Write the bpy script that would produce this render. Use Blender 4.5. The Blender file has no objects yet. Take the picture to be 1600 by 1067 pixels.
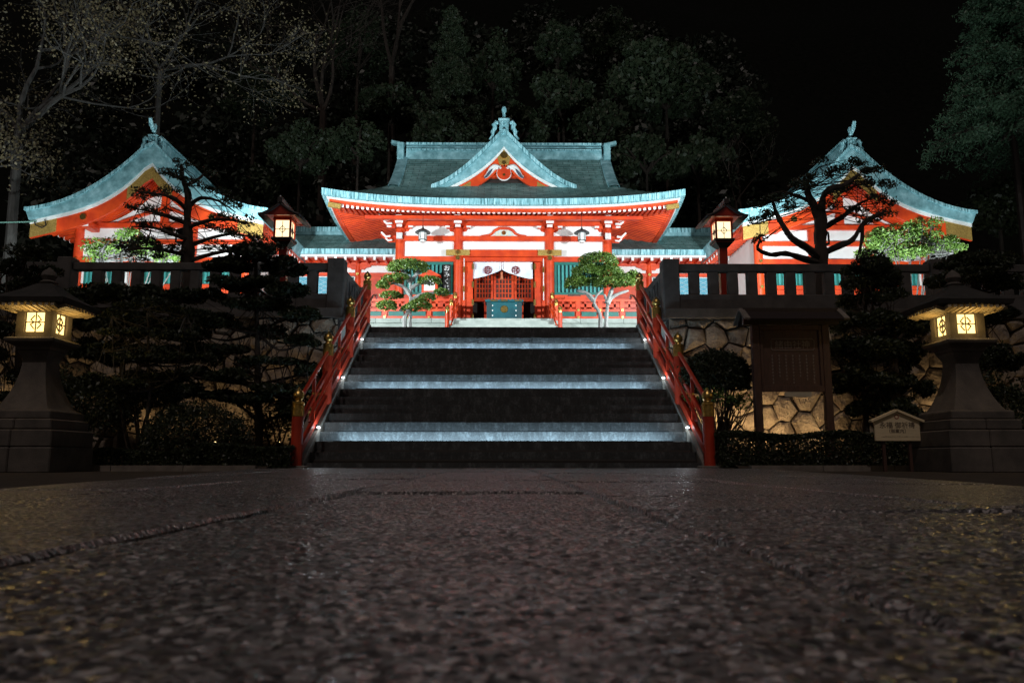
import bpy, math, random
import numpy as np
from mathutils import Vector, Matrix
R = math.radians
scene = bpy.context.scene
col = scene.collection
# ------------------------------------------------------------------ camera, sky, exposure
F = 1220.0                      # focal length in photo pixels (1600 wide)
CAMH = 0.115                    # the camera lies almost on the paving
TH = math.atan((719 - 533.5) / F)
YAW = math.atan(13 / F / math.cos(TH))
cd = bpy.data.cameras.new('camera'); cam = bpy.data.objects.new('camera', cd); col.objects.link(cam)
cd.sensor_width = 36; cd.lens = 36 * F / 1600; cd.clip_start = 0.02; cd.clip_end = 600
cam.location = (0, 0, CAMH); cam.rotation_euler = (math.pi / 2 + TH, 0, -YAW)
cd.dof.use_dof = True; cd.dof.focus_distance = 17; cd.dof.aperture_fstop = 9.0
scene.camera = cam
world = bpy.data.worlds.new('World'); scene.world = world; world.use_nodes = True
wn = world.node_tree; bg = wn.nodes['Background']
sky = wn.nodes.new('ShaderNodeTexSky'); sky.sky_type = 'NISHITA'; sky.sun_disc = False
sky.sun_elevation = R(57); sky.sun_rotation = R(192)
tint = wn.nodes.new('ShaderNodeMixRGB'); tint.blend_type = 'MULTIPLY'; tint.inputs[0].default_value = 1
tint.inputs[2].default_value = (1.0, .72, .52, 1)          # town glow on the night sky
wn.links.new(sky.outputs[0], tint.inputs[1]); wn.links.new(tint.outputs[0], bg.inputs[0]); bg.inputs[1].default_value = 0.011
sd = bpy.data.lights.new('moon', 'SUN'); moon = bpy.data.objects.new('moon', sd); col.objects.link(moon)
sd.energy = 0.36; sd.angle = R(0.5); sd.color = (1, 0.86, 0.82)
moon.rotation_euler = (R(33), 0, R(-12)); moon.location = (-3, -15, 20)
scene.view_settings.view_transform = 'Standard'; scene.view_settings.look = 'None'
scene.view_settings.exposure = 0; scene.view_settings.gamma = 1
scene.cycles.use_denoising = True
scene.cycles.max_bounces = 5; scene.cycles.diffuse_bounces = 3; scene.cycles.glossy_bounces = 2
scene.cycles.transmission_bounces = 2; scene.cycles.sample_clamp_indirect = 4

# ------------------------------------------------------------------ helpers
def U(px, py, Y):
    """point on the plane y = Y that is seen at photo pixel (px, py)"""
    dx = (px - 800) / F; dy = (533.5 - py) / F
    d = Vector((dx, math.cos(TH) - dy * math.sin(TH), math.sin(TH) + dy * math.cos(TH)))
    c, s = math.cos(-YAW), math.sin(-YAW)
    d = Vector((c * d.x - s * d.y, s * d.x + c * d.y, d.z))
    return Vector((0, 0, CAMH)) + d * (Y / d.y)
def Zp(py, Y): return U(787, py, Y).z
def Xp(px, Y, py=400): return U(px, py, Y).x
MX = 1                                    # -1 mirrors everything that is built in x
def tag(o, label=None, cat=None, group=None, kind=None):
    if label: o['label'] = label
    if cat: o['category'] = cat
    if group: o['group'] = group
    if kind: o['kind'] = kind
    return o
def thing(name, label, cat, loc=(0, 0, 0), group=None):
    o = bpy.data.objects.new(name, None); o.empty_display_size = 0.2
    o.location = (loc[0] * MX, loc[1], loc[2]); col.objects.link(o)
    return tag(o, label, cat, group)
def attach(o, parent):
    if parent is not None:
        o.parent = parent
        o.matrix_parent_inverse = Matrix.Translation(-Vector(parent.location))
    return o
def place(me, name, parent=None, loc=(0, 0, 0), rot=(0, 0, 0), scale=(1, 1, 1)):
    o = bpy.data.objects.new(name, me); col.objects.link(o)
    o.location = loc; o.rotation_euler = rot; o.scale = scale
    return attach(o, parent)
def mesh_np(name, V, Q, mat, smooth=False):
    """fast mesh from an (n,3) array and an (m,k) index array"""
    V = np.asarray(V, np.float32); Q = np.asarray(Q, np.int32)
    if MX < 0: V = V * np.array([-1, 1, 1], np.float32); Q = Q[:, ::-1]
    me = bpy.data.meshes.new(name); k = Q.shape[1]
    me.vertices.add(len(V)); me.vertices.foreach_set('co', V.ravel())
    me.loops.add(Q.size); me.loops.foreach_set('vertex_index', np.ascontiguousarray(Q).ravel())
    me.polygons.add(len(Q)); me.polygons.foreach_set('loop_start', np.arange(0, Q.size, k, dtype=np.int32))
    me.polygons.foreach_set('use_smooth', np.full(len(Q), smooth))
    me.materials.append(mat); me.update(calc_edges=True); me.validate()
    return me
class MB:
    def __init__(s): s.v = []; s.f = []
    def add(s, vs, fs):
        n = len(s.v); s.v += [tuple(v) for v in vs]; s.f += [tuple(i + n for i in f) for f in fs]; return s
    def bx(s, x0, x1, y0, y1, z0, z1):
        if x0 > x1: x0, x1 = x1, x0
        if y0 > y1: y0, y1 = y1, y0
        if z0 > z1: z0, z1 = z1, z0
        return s.add([(x0,y0,z0),(x1,y0,z0),(x1,y1,z0),(x0,y1,z0),(x0,y0,z1),(x1,y0,z1),(x1,y1,z1),(x0,y1,z1)],
                     [(3,2,1,0),(4,5,6,7),(0,1,5,4),(1,2,6,5),(2,3,7,6),(3,0,4,7)])
    def obox(s, c, size, M):
        """box of the given size at c turned by the matrix M"""
        q = []
        for z in (-.5, .5):
            for a, b in ((-.5,-.5),(.5,-.5),(.5,.5),(-.5,.5)):
                q.append(Vector(c) + M @ Vector((a*size[0], b*size[1], z*size[2])))
        return s.add(q, [(3,2,1,0),(4,5,6,7),(0,1,5,4),(1,2,6,5),(2,3,7,6),(3,0,4,7)])
    def bar(s, a, b, w, h, up=(0, 0, 1)):
        a = Vector(a); b = Vector(b); d = (b - a); L = d.length; d.normalize()
        x = d.cross(Vector(up)).normalized(); z = x.cross(d).normalized()
        M = Matrix((x, d, z)).transposed()
        return s.obox((a + b) / 2, (w, L, h), M)
    def prism(s, poly, y0, y1):
        """polygon in (x, z), counter-clockwise seen from -y, pushed from y0 to y1"""
        n = len(poly)
        vs = [(x, y0, z) for x, z in poly] + [(x, y1, z) for x, z in poly]
        fs = [tuple(range(n)), tuple(range(2*n-1, n-1, -1))] + [((i+1) % n, i, i+n, (i+1) % n+n) for i in range(n)]
        return s.add(vs, fs)
    def prismx(s, poly, x0, x1):
        n = len(poly)
        vs = [(x0, y, z) for y, z in poly] + [(x1, y, z) for y, z in poly]
        fs = [tuple(range(n-1, -1, -1)), tuple(range(n, 2*n))] + [(i, (i+1) % n, (i+1) % n+n, i+n) for i in range(n)]
        return s.add(vs, fs)
    def prismz(s, poly, z0, z1):
        n = len(poly)
        vs = [(x, y, z0) for x, y in poly] + [(x, y, z1) for x, y in poly]
        fs = [tuple(range(n-1, -1, -1)), tuple(range(n, 2*n))] + [(i, (i+1) % n, (i+1) % n+n, i+n) for i in range(n)]
        return s.add(vs, fs)
    def tube(s, pts, r, n=8):
        pts = [Vector(p) for p in pts]
        rr = r if isinstance(r, (list, tuple)) else [r] * len(pts)
        ref = Vector((0.13, 0.31, 1)).normalized()
        if abs((pts[-1] - pts[0]).normalized().dot(ref)) > .95: ref = Vector((1, 0.2, 0)).normalized()
        k0 = len(s.v)
        for i, p in enumerate(pts):
            t = (pts[min(i+1, len(pts)-1)] - pts[max(i-1, 0)])
            if t.length < 1e-9: t = Vector((0, 0, 1))
            t.normalize(); a = t.cross(ref)
            if a.length < 1e-4: a = t.cross(Vector((1, 0, 0)))
            a.normalize(); b = t.cross(a)
            for j in range(n):
                w = 2*math.pi*j/n; s.v.append(tuple(p + (a*math.cos(w) + b*math.sin(w))*rr[i]))
        for i in range(len(pts)-1):
            for j in range(n):
                s.f.append((k0+i*n+j, k0+i*n+(j+1) % n, k0+(i+1)*n+(j+1) % n, k0+(i+1)*n+j))
        s.f.append(tuple(k0+j for j in range(n-1, -1, -1))); e = k0+(len(pts)-1)*n
        s.f.append(tuple(e+j for j in range(n)))
        return s
    def lathe(s, prof, c=(0, 0, 0), n=16, sq=False, turn=0):
        """profile of (radius, z); sq makes a square section whose half width is the radius"""
        if sq: n = 4
        k0 = len(s.v)
        for r, z in prof:
            for j in range(n):
                w = 2*math.pi*(j + (.5 if sq else 0))/n + turn; q = r*(math.sqrt(2) if sq else 1)
                s.v.append((c[0]+q*math.cos(w), c[1]+q*math.sin(w), c[2]+z))
        for i in range(len(prof)-1):
            for j in range(n):
                s.f.append((k0+i*n+j, k0+i*n+(j+1) % n, k0+(i+1)*n+(j+1) % n, k0+(i+1)*n+j))
        s.f.append(tuple(k0+j for j in range(n-1, -1, -1))); e = k0+(len(prof)-1)*n
        s.f.append(tuple(e+j for j in range(n)))
        return s
    def disc(s, c, r, y0, y1, n=16):
        return s.prism([(c[0]+r*math.cos(2*math.pi*i/n), c[1]+r*math.sin(2*math.pi*i/n)) for i in range(n)], y0, y1)
    def ringy(s, c, r0, r1, y0, y1, n=16):
        """flat ring facing -y"""
        P = [(math.cos(2*math.pi*i/n), math.sin(2*math.pi*i/n)) for i in range(n)]
        vs = []
        for (r, y) in ((r0, y0), (r1, y0), (r1, y1), (r0, y1)):
            vs += [(c[0]+r*a, y, c[1]+r*b) for a, b in P]
        fs = []
        for k in range(4):
            for i in range(n):
                j = (i+1) % n; a = k*n; b = ((k+1) % 4)*n
                fs.append((a+i, b+i, b+j, a+j))
        return s.add(vs, fs)
    def sheet(s, grid):
        """grid[i][j] of points"""
        k0 = len(s.v); m = len(grid[0])
        for row in grid: s.v += [tuple(p) for p in row]
        for i in range(len(grid)-1):
            for j in range(m-1):
                s.f.append((k0+i*m+j, k0+i*m+j+1, k0+(i+1)*m+j+1, k0+(i+1)*m+j))
        return s
    def strip_solid(s, top, bot, y0, y1):
        """solid between two polylines in (x, z), pushed along y"""
        n = len(top); k0 = len(s.v)
        for y in (y0, y1):
            s.v += [(x, y, z) for x, z in top]; s.v += [(x, y, z) for x, z in bot]
        A, B, C, D = k0, k0+n, k0+2*n, k0+3*n
        for i in range(n-1):
            s.f += [(B+i, B+i+1, A+i+1, A+i), (C+i, C+i+1, D+i+1, D+i), (A+i, A+i+1, C+i+1, C+i), (D+i, D+i+1, B+i+1, B+i)]
        s.f += [(A, C, D, B), (B+n-1, D+n-1, C+n-1, A+n-1)]
        return s
    def mesh(s, name, mat, smooth=False):
        me = bpy.data.meshes.new(name)
        if MX < 0: me.from_pydata([(-x, y, z) for x, y, z in s.v], [], [f[::-1] for f in s.f])
        else: me.from_pydata(s.v, [], s.f)
        me.materials.append(mat)
        if smooth:
            me.polygons.foreach_set('use_smooth', [True]*len(me.polygons))
            try: me.set_sharp_from_angle(angle=R(40))
            except Exception: pass
        me.update(); return me
    def build(s, name, mat, parent=None, smooth=False, bevel=0, kind=None):
        o = place(s.mesh(name, mat, smooth), name, parent)
        if bevel:
            b = o.modifiers.new('bevel', 'BEVEL'); b.width = bevel; b.segments = 1; b.limit_method = 'ANGLE'
        if kind: o['kind'] = kind
        return o
def box(name, mat, parent, x0, x1, y0, y1, z0, z1, bevel=0):
    return MB().bx(x0, x1, y0, y1, z0, z1).build(name, mat, parent, bevel=bevel)

# ------------------------------------------------------------------ materials
def nodes_of(name):
    m = bpy.data.materials.new(name); m.use_nodes = True
    nt = m.node_tree; return m, nt, nt.nodes['Principled BSDF']
def pos(nt, stretch=(1, 1, 1)):
    g = nt.nodes.new('ShaderNodeNewGeometry'); mp = nt.nodes.new('ShaderNodeVectorMath'); mp.operation = 'MULTIPLY'
    nt.links.new(g.outputs['Position'], mp.inputs[0]); mp.inputs[1].default_value = stretch
    return mp.outputs[0]
def noise(nt, vec, scale, detail=4, rough=.6):
    t = nt.nodes.new('ShaderNodeTexNoise'); t.inputs['Scale'].default_value = scale
    t.inputs['Detail'].default_value = detail; t.inputs['Roughness'].default_value = rough
    nt.links.new(vec, t.inputs['Vector']); return t.outputs['Fac']
def ramp(nt, fac, stops):
    r = nt.nodes.new('ShaderNodeValToRGB'); nt.links.new(fac, r.inputs[0]); e = r.color_ramp.elements
    while len(e) < len(stops): e.new(.5)
    for k, (p, c) in enumerate(stops):
        e[k].position = p; e[k].color = (c[0], c[1], c[2], 1) if not isinstance(c, (int, float)) else (c, c, c, 1)
    return r.outputs[0]
def bump(nt, fac, strength, dist, bs, prev=None):
    b = nt.nodes.new('ShaderNodeBump'); b.inputs['Strength'].default_value = strength; b.inputs['Distance'].default_value = dist
    nt.links.new(fac, b.inputs['Height'])
    if prev is not None: nt.links.new(prev, b.inputs['Normal'])
    nt.links.new(b.outputs[0], bs.inputs['Normal']); return b.outputs[0]
def mat(name, c1, c2=None, scale=5, rough=.6, metal=0, bmp=0, bscale=30, stretch=(1, 1, 1), lo=.35, hi=.65, spec=.5, dist=.01):
    m, nt, bs = nodes_of(name)
    bs.inputs['Roughness'].default_value = rough; bs.inputs['Metallic'].default_value = metal
    bs.inputs['Specular IOR Level'].default_value = spec
    c2 = c2 or tuple(v*.82 for v in c1); p = pos(nt, stretch)
    nt.links.new(ramp(nt, noise(nt, p, scale), [(lo, c1), (hi, c2)]), bs.inputs['Base Color'])
    if bmp: bump(nt, noise(nt, pos(nt), bscale, 5), bmp, dist, bs)
    return m
def emit(name, c, strength):
    m, nt, bs = nodes_of(name)
    bs.inputs['Base Color'].default_value = (*c, 1); bs.inputs['Emission Color'].default_value = (*c, 1)
    bs.inputs['Emission Strength'].default_value = strength; return m
def leafmat(name, c1, c2, trans=.25):
    m, nt, bs = nodes_of(name); bs.inputs['Roughness'].default_value = .5
    cc = ramp(nt, noise(nt, pos(nt), 9, 3), [(.3, c1), (.7, c2)])
    nt.links.new(cc, bs.inputs['Base Color'])
    t = nt.nodes.new('ShaderNodeBsdfTranslucent'); nt.links.new(cc, t.inputs[0])
    mx = nt.nodes.new('ShaderNodeMixShader'); mx.inputs[0].default_value = trans
    nt.links.new(bs.outputs[0], mx.inputs[1]); nt.links.new(t.outputs[0], mx.inputs[2])
    nt.links.new(mx.outputs[0], nt.nodes['Material Output'].inputs[0]); return m
RED = mat('vermilion paint', (.72, .070, .010), (.50, .036, .008), 2.2, .42, bmp=.08, bscale=25)
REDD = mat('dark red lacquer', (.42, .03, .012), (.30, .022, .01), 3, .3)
RAIL = mat('rail red lacquer', (.55, .050, .020), (.40, .032, .014), 3, .28, bmp=.05, bscale=30)
WHITE = mat('white plaster', (.80, .80, .78), (.72, .72, .70), 2.5, .75)
WPAINT = mat('white paint', (.82, .82, .80), None, 5, .5)
GOLD = mat('gold leaf fitting', (.78, .52, .16), (.50, .32, .09), 20, .3, 1.0, bmp=.3, bscale=60)
GOLDF = mat('engraved gilt plate', (.62, .42, .12), (.34, .20, .05), 38, .45, .6, bmp=.6, bscale=55)
GREEN = mat('green paint', (.012, .15, .12), (.01, .11, .095), 4, .5)
GREENL = mat('pale green slat paint', (.05, .30, .28), (.03, .22, .21), 4, .5)
BLUEG = mat('blue lattice panel', (.10, .36, .46), (.07, .28, .38), 5, .5)
DARKW = mat('dark wood', (.030, .017, .013), (.018, .011, .009), 6, .55, stretch=(8, 8, 1))
BLACK = mat('shade black', (.012, .008, .007), None, 4, .8)  # near-black, puts shade into the hall interior and ridge recesses
BROWN = mat('old brown wood', (.085, .040, .028), (.05, .024, .018), 5, .6, stretch=(6, 6, 1), bmp=.2, bscale=20)
TEALBOX = mat('teal lacquer cloth', (.012, .10, .12), (.008, .055, .07), 2, .4)
CLOTH = mat('white curtain cloth', (.80, .82, .86), (.62, .68, .80), 2.2, .85)
CREST = mat('dark red crest dye', (.20, .02, .03), None, 4, .8)
def copper_mat(name, rows=True, c=((.09, .22, .21), (.18, .37, .36), (.34, .55, .55)), streak=False):
    m, nt, bs = nodes_of(name); bs.inputs['Roughness'].default_value = .62; bs.inputs['Metallic'].default_value = .0
    p = pos(nt, (9, 9, .7) if streak else (1, 1, 1))
    cc = ramp(nt, noise(nt, p, 2.2 if streak else 3.0, 6, .68), [(.38 if streak else .32, c[0]), (.5, c[1]), (.62 if streak else .68, c[2])])
    if rows:
        br = nt.nodes.new('ShaderNodeTexBrick'); br.inputs['Scale'].default_value = 1
        br.inputs['Brick Width'].default_value = .46; br.inputs['Row Height'].default_value = .15
        br.inputs['Mortar Size'].default_value = .012; br.inputs['Color1'].default_value = (1, 1, 1, 1)
        br.inputs['Color2'].default_value = (.60, .66, .66, 1); br.inputs['Mortar'].default_value = (.20, .22, .22, 1)
        nt.links.new(pos(nt), br.inputs['Vector'])
        mx = nt.nodes.new('ShaderNodeMixRGB'); mx.blend_type = 'MULTIPLY'; mx.inputs[0].default_value = .95
        nt.links.new(cc, mx.inputs[1]); nt.links.new(br.outputs['Color'], mx.inputs[2]); cc = mx.outputs[0]
        b = bump(nt, br.outputs['Fac'], -.5, .02, bs)
    nt.links.new(cc, bs.inputs['Base Color']); return m
ROOF = copper_mat('verdigris copper shingles')
ROOFB = copper_mat('verdigris copper sheet', False, ((.08, .20, .22), (.18, .38, .42), (.34, .58, .63)))
FASC = copper_mat('streaked copper eave', False, ((.03, .11, .13), (.20, .45, .50), (.40, .66, .72)), True)
STONE = mat('pale podium stone', (.42, .46, .42), (.30, .34, .31), 3, .7, bmp=.2, bscale=40)
GRAN = mat('weathered lantern granite', (.145, .122, .10), (.07, .06, .05), 4, .8, bmp=.5, bscale=60, lo=.3, hi=.7)
BALU = mat('grey balustrade stone', (.10, .09, .082), (.06, .053, .048), 4, .8, bmp=.4, bscale=40)
WALLS = mat('rough wall stone', (.38, .31, .23), (.17, .13, .10), 4.5, .85, bmp=1.0, bscale=14, dist=.06)
MORTAR = mat('dark wall joint', (.03, .026, .022), None, 8, .9)
def stepmat():
    m, nt, bs = nodes_of('stained step stone'); bs.inputs['Roughness'].default_value = .55
    a = noise(nt, pos(nt, (3, 1, 1.3)), 2.2, 7, .78)
    b = noise(nt, pos(nt), 28, 4)
    mx = nt.nodes.new('ShaderNodeMath'); mx.operation = 'MULTIPLY_ADD'; mx.inputs[1].default_value = .35
    nt.links.new(b, mx.inputs[0]); nt.links.new(a, mx.inputs[2])
    nt.links.new(ramp(nt, mx.outputs[0], [(.50, (.022, .023, .023)), (.68, (.040, .043, .043)), (.86, (.12, .13, .13))]), bs.inputs['Base Color'])
    bump(nt, b, .3, .01, bs); return m
STEP = stepmat()
def pavemat():
    m, nt, bs = nodes_of('worn granite paving'); bs.inputs['Specular IOR Level'].default_value = .5
    p = pos(nt); a = noise(nt, p, 2.2, 5); c = noise(nt, p, 34, 4, .6)
    def vor(scale):
        v = nt.nodes.new('ShaderNodeTexVoronoi'); v.inputs['Scale'].default_value = scale; nt.links.new(p, v.inputs['Vector']); return v
    v1 = vor(150); v2 = vor(70)
    sep = nt.nodes.new('ShaderNodeSeparateColor'); nt.links.new(v1.outputs['Color'], sep.inputs[0])
    grain = ramp(nt, sep.outputs[0], [(.25, (.040, .036, .035)), (.6, (.14, .125, .12)), (.88, (.28, .255, .245)), (.97, (.55, .51, .49))])  # granite grains; the palest flecks put glints into the colour
    tone = ramp(nt, a, [(.3, .62), (.7, 1.25)])
    mx = nt.nodes.new('ShaderNodeMixRGB'); mx.blend_type = 'MULTIPLY'; mx.inputs[0].default_value = 1
    nt.links.new(grain, mx.inputs[1]); nt.links.new(tone, mx.inputs[2]); nt.links.new(mx.outputs[0], bs.inputs['Base Color'])
    nt.links.new(ramp(nt, sep.outputs[1], [(.2, .16), (.8, .6)]), bs.inputs['Roughness'])
    n1 = bump(nt, c, .45, .010, bs); n2 = bump(nt, v2.outputs['Distance'], .5, .006, bs, n1); bump(nt, sep.outputs[2], .55, .0022, bs, n2); return m
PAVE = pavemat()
SOIL = mat('bare brown soil', (.060, .042, .026), (.030, .021, .014), 5, .95, bmp=.8, bscale=45, dist=.02)
KERB = mat('grey kerb stone', (.22, .19, .16), (.14, .12, .10), 6, .8, bmp=.3, bscale=50)
HILL = mat('dark forest floor', (.008, .0085, .0065), (.004, .005, .0035), 2, 1, spec=.05)
BARK = mat('dark bark', (.055, .040, .030), (.025, .018, .014), 9, .9, bmp=.7, bscale=30, stretch=(1, 1, .3))
BARKP = mat('pale grey bark', (.26, .26, .25), (.14, .135, .13), 7, .85, bmp=.6, bscale=30, stretch=(1, 1, .3))
BARKM = mat('grey brown bark', (.085, .082, .076), (.045, .042, .038), 7, .9, bmp=.6, bscale=30, stretch=(1, 1, .3))
LEAF_D = leafmat('dark leaves', (.018, .026, .010), (.035, .048, .018), .15)
LEAF_U = leafmat('deep forest leaves', (.014, .023, .013), (.032, .046, .026), .1)
LEAF_G = leafmat('fresh green leaves', (.055, .13, .016), (.14, .20, .03))
LEAF_S = leafmat('bright shrub leaves', (.10, .24, .04), (.24, .36, .08), .35)
LEAF_F = leafmat('forest leaves', (.035, .058, .030), (.075, .105, .055))
LEAF_B = leafmat('dry brownish leaves', (.13, .11, .06), (.27, .22, .12))
LEAF_C = leafmat('cedar needles', (.05, .12, .065), (.11, .20, .12))
LAMP = emit('lit paper window', (1.0, .72, .26), 2.2)
LAMPW = emit('lit paper lamp', (1.0, .80, .46), 1.7)
LENS = emit('lamp lens', (.85, .95, 1.0), 8)
LENSD = emit('step lamp lens', (.85, .95, 1.0), 2.2)
LENSW = emit('warm lamp lens', (1, .68, .32), 4)
STEEL = mat('black steel', (.02, .02, .022), None, 6, .5, .6)
INK = mat('black ink', (.012, .011, .010), None, 5, .7)
INKW = mat('white lettering', (.75, .75, .75), None, 5, .6)
def text(body, size, loc, mat_, parent, name='lettering', depth=.002, align='CENTER', rotz=0):
    cu = bpy.data.curves.new('t', 'FONT'); cu.body = body; cu.size = size; cu.extrude = depth
    cu.align_x = align; cu.align_y = 'CENTER'; cu.resolution_u = 3
    t = bpy.data.objects.new('t', cu); me = bpy.data.meshes.new_from_object(t)
    bpy.data.objects.remove(t); me.materials.clear(); me.materials.append(mat_)
    return place(me, name, parent, loc, (math.pi/2, 0, rotz))
def light(kind, name, loc, target, energy, color, parent, size=R(60), blend=.6, radius=.1, falloff=None):
    d = bpy.data.lights.new(name, kind); d.energy = energy; d.color = color; d.shadow_soft_size = radius
    o = bpy.data.objects.new(name, d); col.objects.link(o); o.location = (loc[0]*MX, loc[1], loc[2])
    if kind == 'SPOT': d.spot_size = size; d.spot_blend = blend
    if target is not None:
        v = Vector((target[0]*MX, target[1], target[2])) - o.location; o.rotation_euler = v.to_track_quat('-Z', 'Y').to_euler()
    if falloff:
        d.use_nodes = True; nt = d.node_tree; em = nt.nodes['Emission']
        lf = nt.nodes.new('ShaderNodeLightFalloff'); lf.inputs['Strength'].default_value = 1
        nt.links.new(lf.outputs[falloff], em.inputs['Strength'])
    attach(o, parent); return o
# ------------------------------------------------------------------ ground
TZ = 3.08                                  # terrace level
PZ = Zp(498, 25.5)                         # podium level
rng = random.Random(4)
tab = np.random.RandomState(7).rand(256, 256).astype(np.float32)
def vn(x, y, cell, seed=0):
    """smooth value noise, 0..1"""
    x = x/cell + seed*17.3; y = y/cell + seed*5.7
    i = np.floor(x).astype(int); j = np.floor(y).astype(int); u = x-i; v = y-j
    u = u*u*(3-2*u); v = v*v*(3-2*v)
    a = tab[i % 256, j % 256]; b = tab[(i+1) % 256, j % 256]; c = tab[i % 256, (j+1) % 256]; d = tab[(i+1) % 256, (j+1) % 256]
    return (a*(1-u)+b*u)*(1-v)+(c*(1-u)+d*u)*v
tag(MB().sheet([[(x, y, -.035) for x in (-150, -20, 0, 20, 150)] for y in (-60, -5, 10, 60, 160)][::-1]).build('ground', SOIL), kind='structure')
def clip(poly, nx, ny, c):
    """keep nx*x + ny*y <= c"""
    out = []
    for k in range(len(poly)):
        a = poly[k]; b = poly[(k+1) % len(poly)]
        da = nx*a[0]+ny*a[1]-c; db = nx*b[0]+ny*b[1]-c
        if da <= 0: out.append(a)
        if (da < 0) != (db < 0) and abs(da-db) > 1e-12:
            t = da/(da-db); out.append((a[0]+(b[0]-a[0])*t, a[1]+(b[1]-a[1])*t))
    return out
Y0 = 11.96; TR = .30; RI = .167; Z0 = .075
# the paved court widens towards the stairs
pave = bpy.data.objects.new('paved_court', None); col.objects.link(pave); tag(pave, kind='structure')
eL = ((-1.55, .6), (-2.0, 3.0), (-3.6, 11.9)); eR = ((1.75, .6), (2.3, 3.2), (3.7, 11.9))
def edge_line(p, q):
    nx, ny = q[1]-p[1], -(q[0]-p[0]); L = math.hypot(nx, ny); nx /= L; ny /= L
    return nx, ny, nx*p[0]+ny*p[1]
cols_x = [-4.17, -3.27, -2.37, -1.47, -.57, .32, 1.22, 2.12, 3.02, 3.92]
for ci in range(len(cols_x)-1):
    xa, xb = cols_x[ci], cols_x[ci+1]
    cuts = {4: [-.5, 2.92, 4.7], 3: [-.4, 1.98, 3.75], 5: [-.4, 1.85, 2.6, 4.4]}.get(ci, [.2+rng.random()*.8])
    while cuts[-1] < Y0+.1: cuts.append(min(cuts[-1]+1.0+rng.random()*.9, Y0+.12))
    for ya, yb in zip(cuts[:-1], cuts[1:]):
        if yb < .15 or ya < -1: continue
        if ya > 1.5 and abs((xa+xb)/2) > .72*yb + 1.3: continue
        g = (.006 if ya < 3 else .005) + rng.random()*.003
        poly = [(xa+g, ya+g), (xb-g, ya+g), (xb-g, yb-g), (xa+g, yb-g)]
        full = list(poly)
        for (p, q) in ((eL[0], eL[1]), (eL[1], eL[2])):
            n = edge_line(p, q)
            if p[1]-.6 < (ya+yb)/2 <= q[1]+.3 or (p is eL[0] and yb < 3): poly = clip(poly, -n[0], -n[1], -n[2])
        for (p, q) in ((eR[0], eR[1]), (eR[1], eR[2])):
            n = edge_line(p, q)
            if p[1]-.6 < (ya+yb)/2 <= q[1]+.3 or (p is eR[0] and yb < 3): poly = clip(poly, n[0], n[1], n[2])
        if len(poly) < 3: continue
        lift = (rng.random()-.5)*.005; tx, ty = (rng.random()-.5)*.008, (rng.random()-.5)*.008
        ar = abs(sum(poly[k][0]*poly[(k+1) % len(poly)][1]-poly[(k+1) % len(poly)][0]*poly[k][1] for k in range(len(poly))))/2
        if ar < .05: continue
        if len(poly) == 4 and ya < 6 and ar > .98*(full[1][0]-full[0][0])*(full[2][1]-full[1][1]):
            res = .0045 if ya < 1.0 else .007 if ya < 2.6 else .014
            nx_ = max(4, int((full[1][0]-full[0][0])/res)); ny_ = max(4, int((full[2][1]-full[1][1])/res))
            gx, gy = np.meshgrid(np.linspace(full[0][0], full[1][0], nx_), np.linspace(full[0][1], full[2][1], ny_), indexing='ij')
            ed = np.minimum(np.minimum(gx-full[0][0], full[1][0]-gx), np.minimum(gy-full[0][1], full[2][1]-gy))
            hh = (vn(gx, gy, .010, 1)-.5)*.0036 + (vn(gx, gy, .024, 2)-.5)*.0022 + (vn(gx, gy, .22, 3)-.5)*.007
            wob = (vn(gx, gy, .05, 5)-.45)*.022
            hh = hh - .007*np.exp(-np.maximum(ed-np.maximum(wob, 0), 0)/.006) + lift + tx*(gx-xa) + ty*(gy-ya)
            hh[ed < 1e-5] = -.05
            V = np.stack([gx, gy, hh], -1).reshape(-1, 3); I = np.arange(nx_*ny_).reshape(nx_, ny_)
            Q = np.stack([I[:-1, :-1], I[1:, :-1], I[1:, 1:], I[:-1, 1:]], -1).reshape(-1, 4)
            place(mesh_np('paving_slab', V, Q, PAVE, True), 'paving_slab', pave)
        else:
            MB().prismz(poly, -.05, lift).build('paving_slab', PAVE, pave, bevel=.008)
# planting beds on both sides: low kerb and soil bank up to the retaining wall
for MX in (1, -1):
    bed = MB().sheet([[(x, yy, zz + .03*math.sin(x*3.1+yy*2)) for x in [3.35+.5*k for k in range(30)]] for yy, zz in ((15.3, .28), (14, .22), (12.6, .12), (11.3, .0), (11.1, -.05))][::-1])
    tag(bed.build('planting_bed', SOIL, smooth=True), kind='structure')
    kb = bpy.data.objects.new('bed_kerb', None); col.objects.link(kb); tag(kb, kind='structure')
    x = 3.45
    me = MB().bx(0, .99, 0, .14, -.05, .045).mesh('kerb_stone', KERB)
    while x < 12:
        place(me, 'kerb_stone', kb, (x*MX, 10.95 if MX > 0 else 11.02, 0)); x += 1.0
MX = 1
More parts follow.
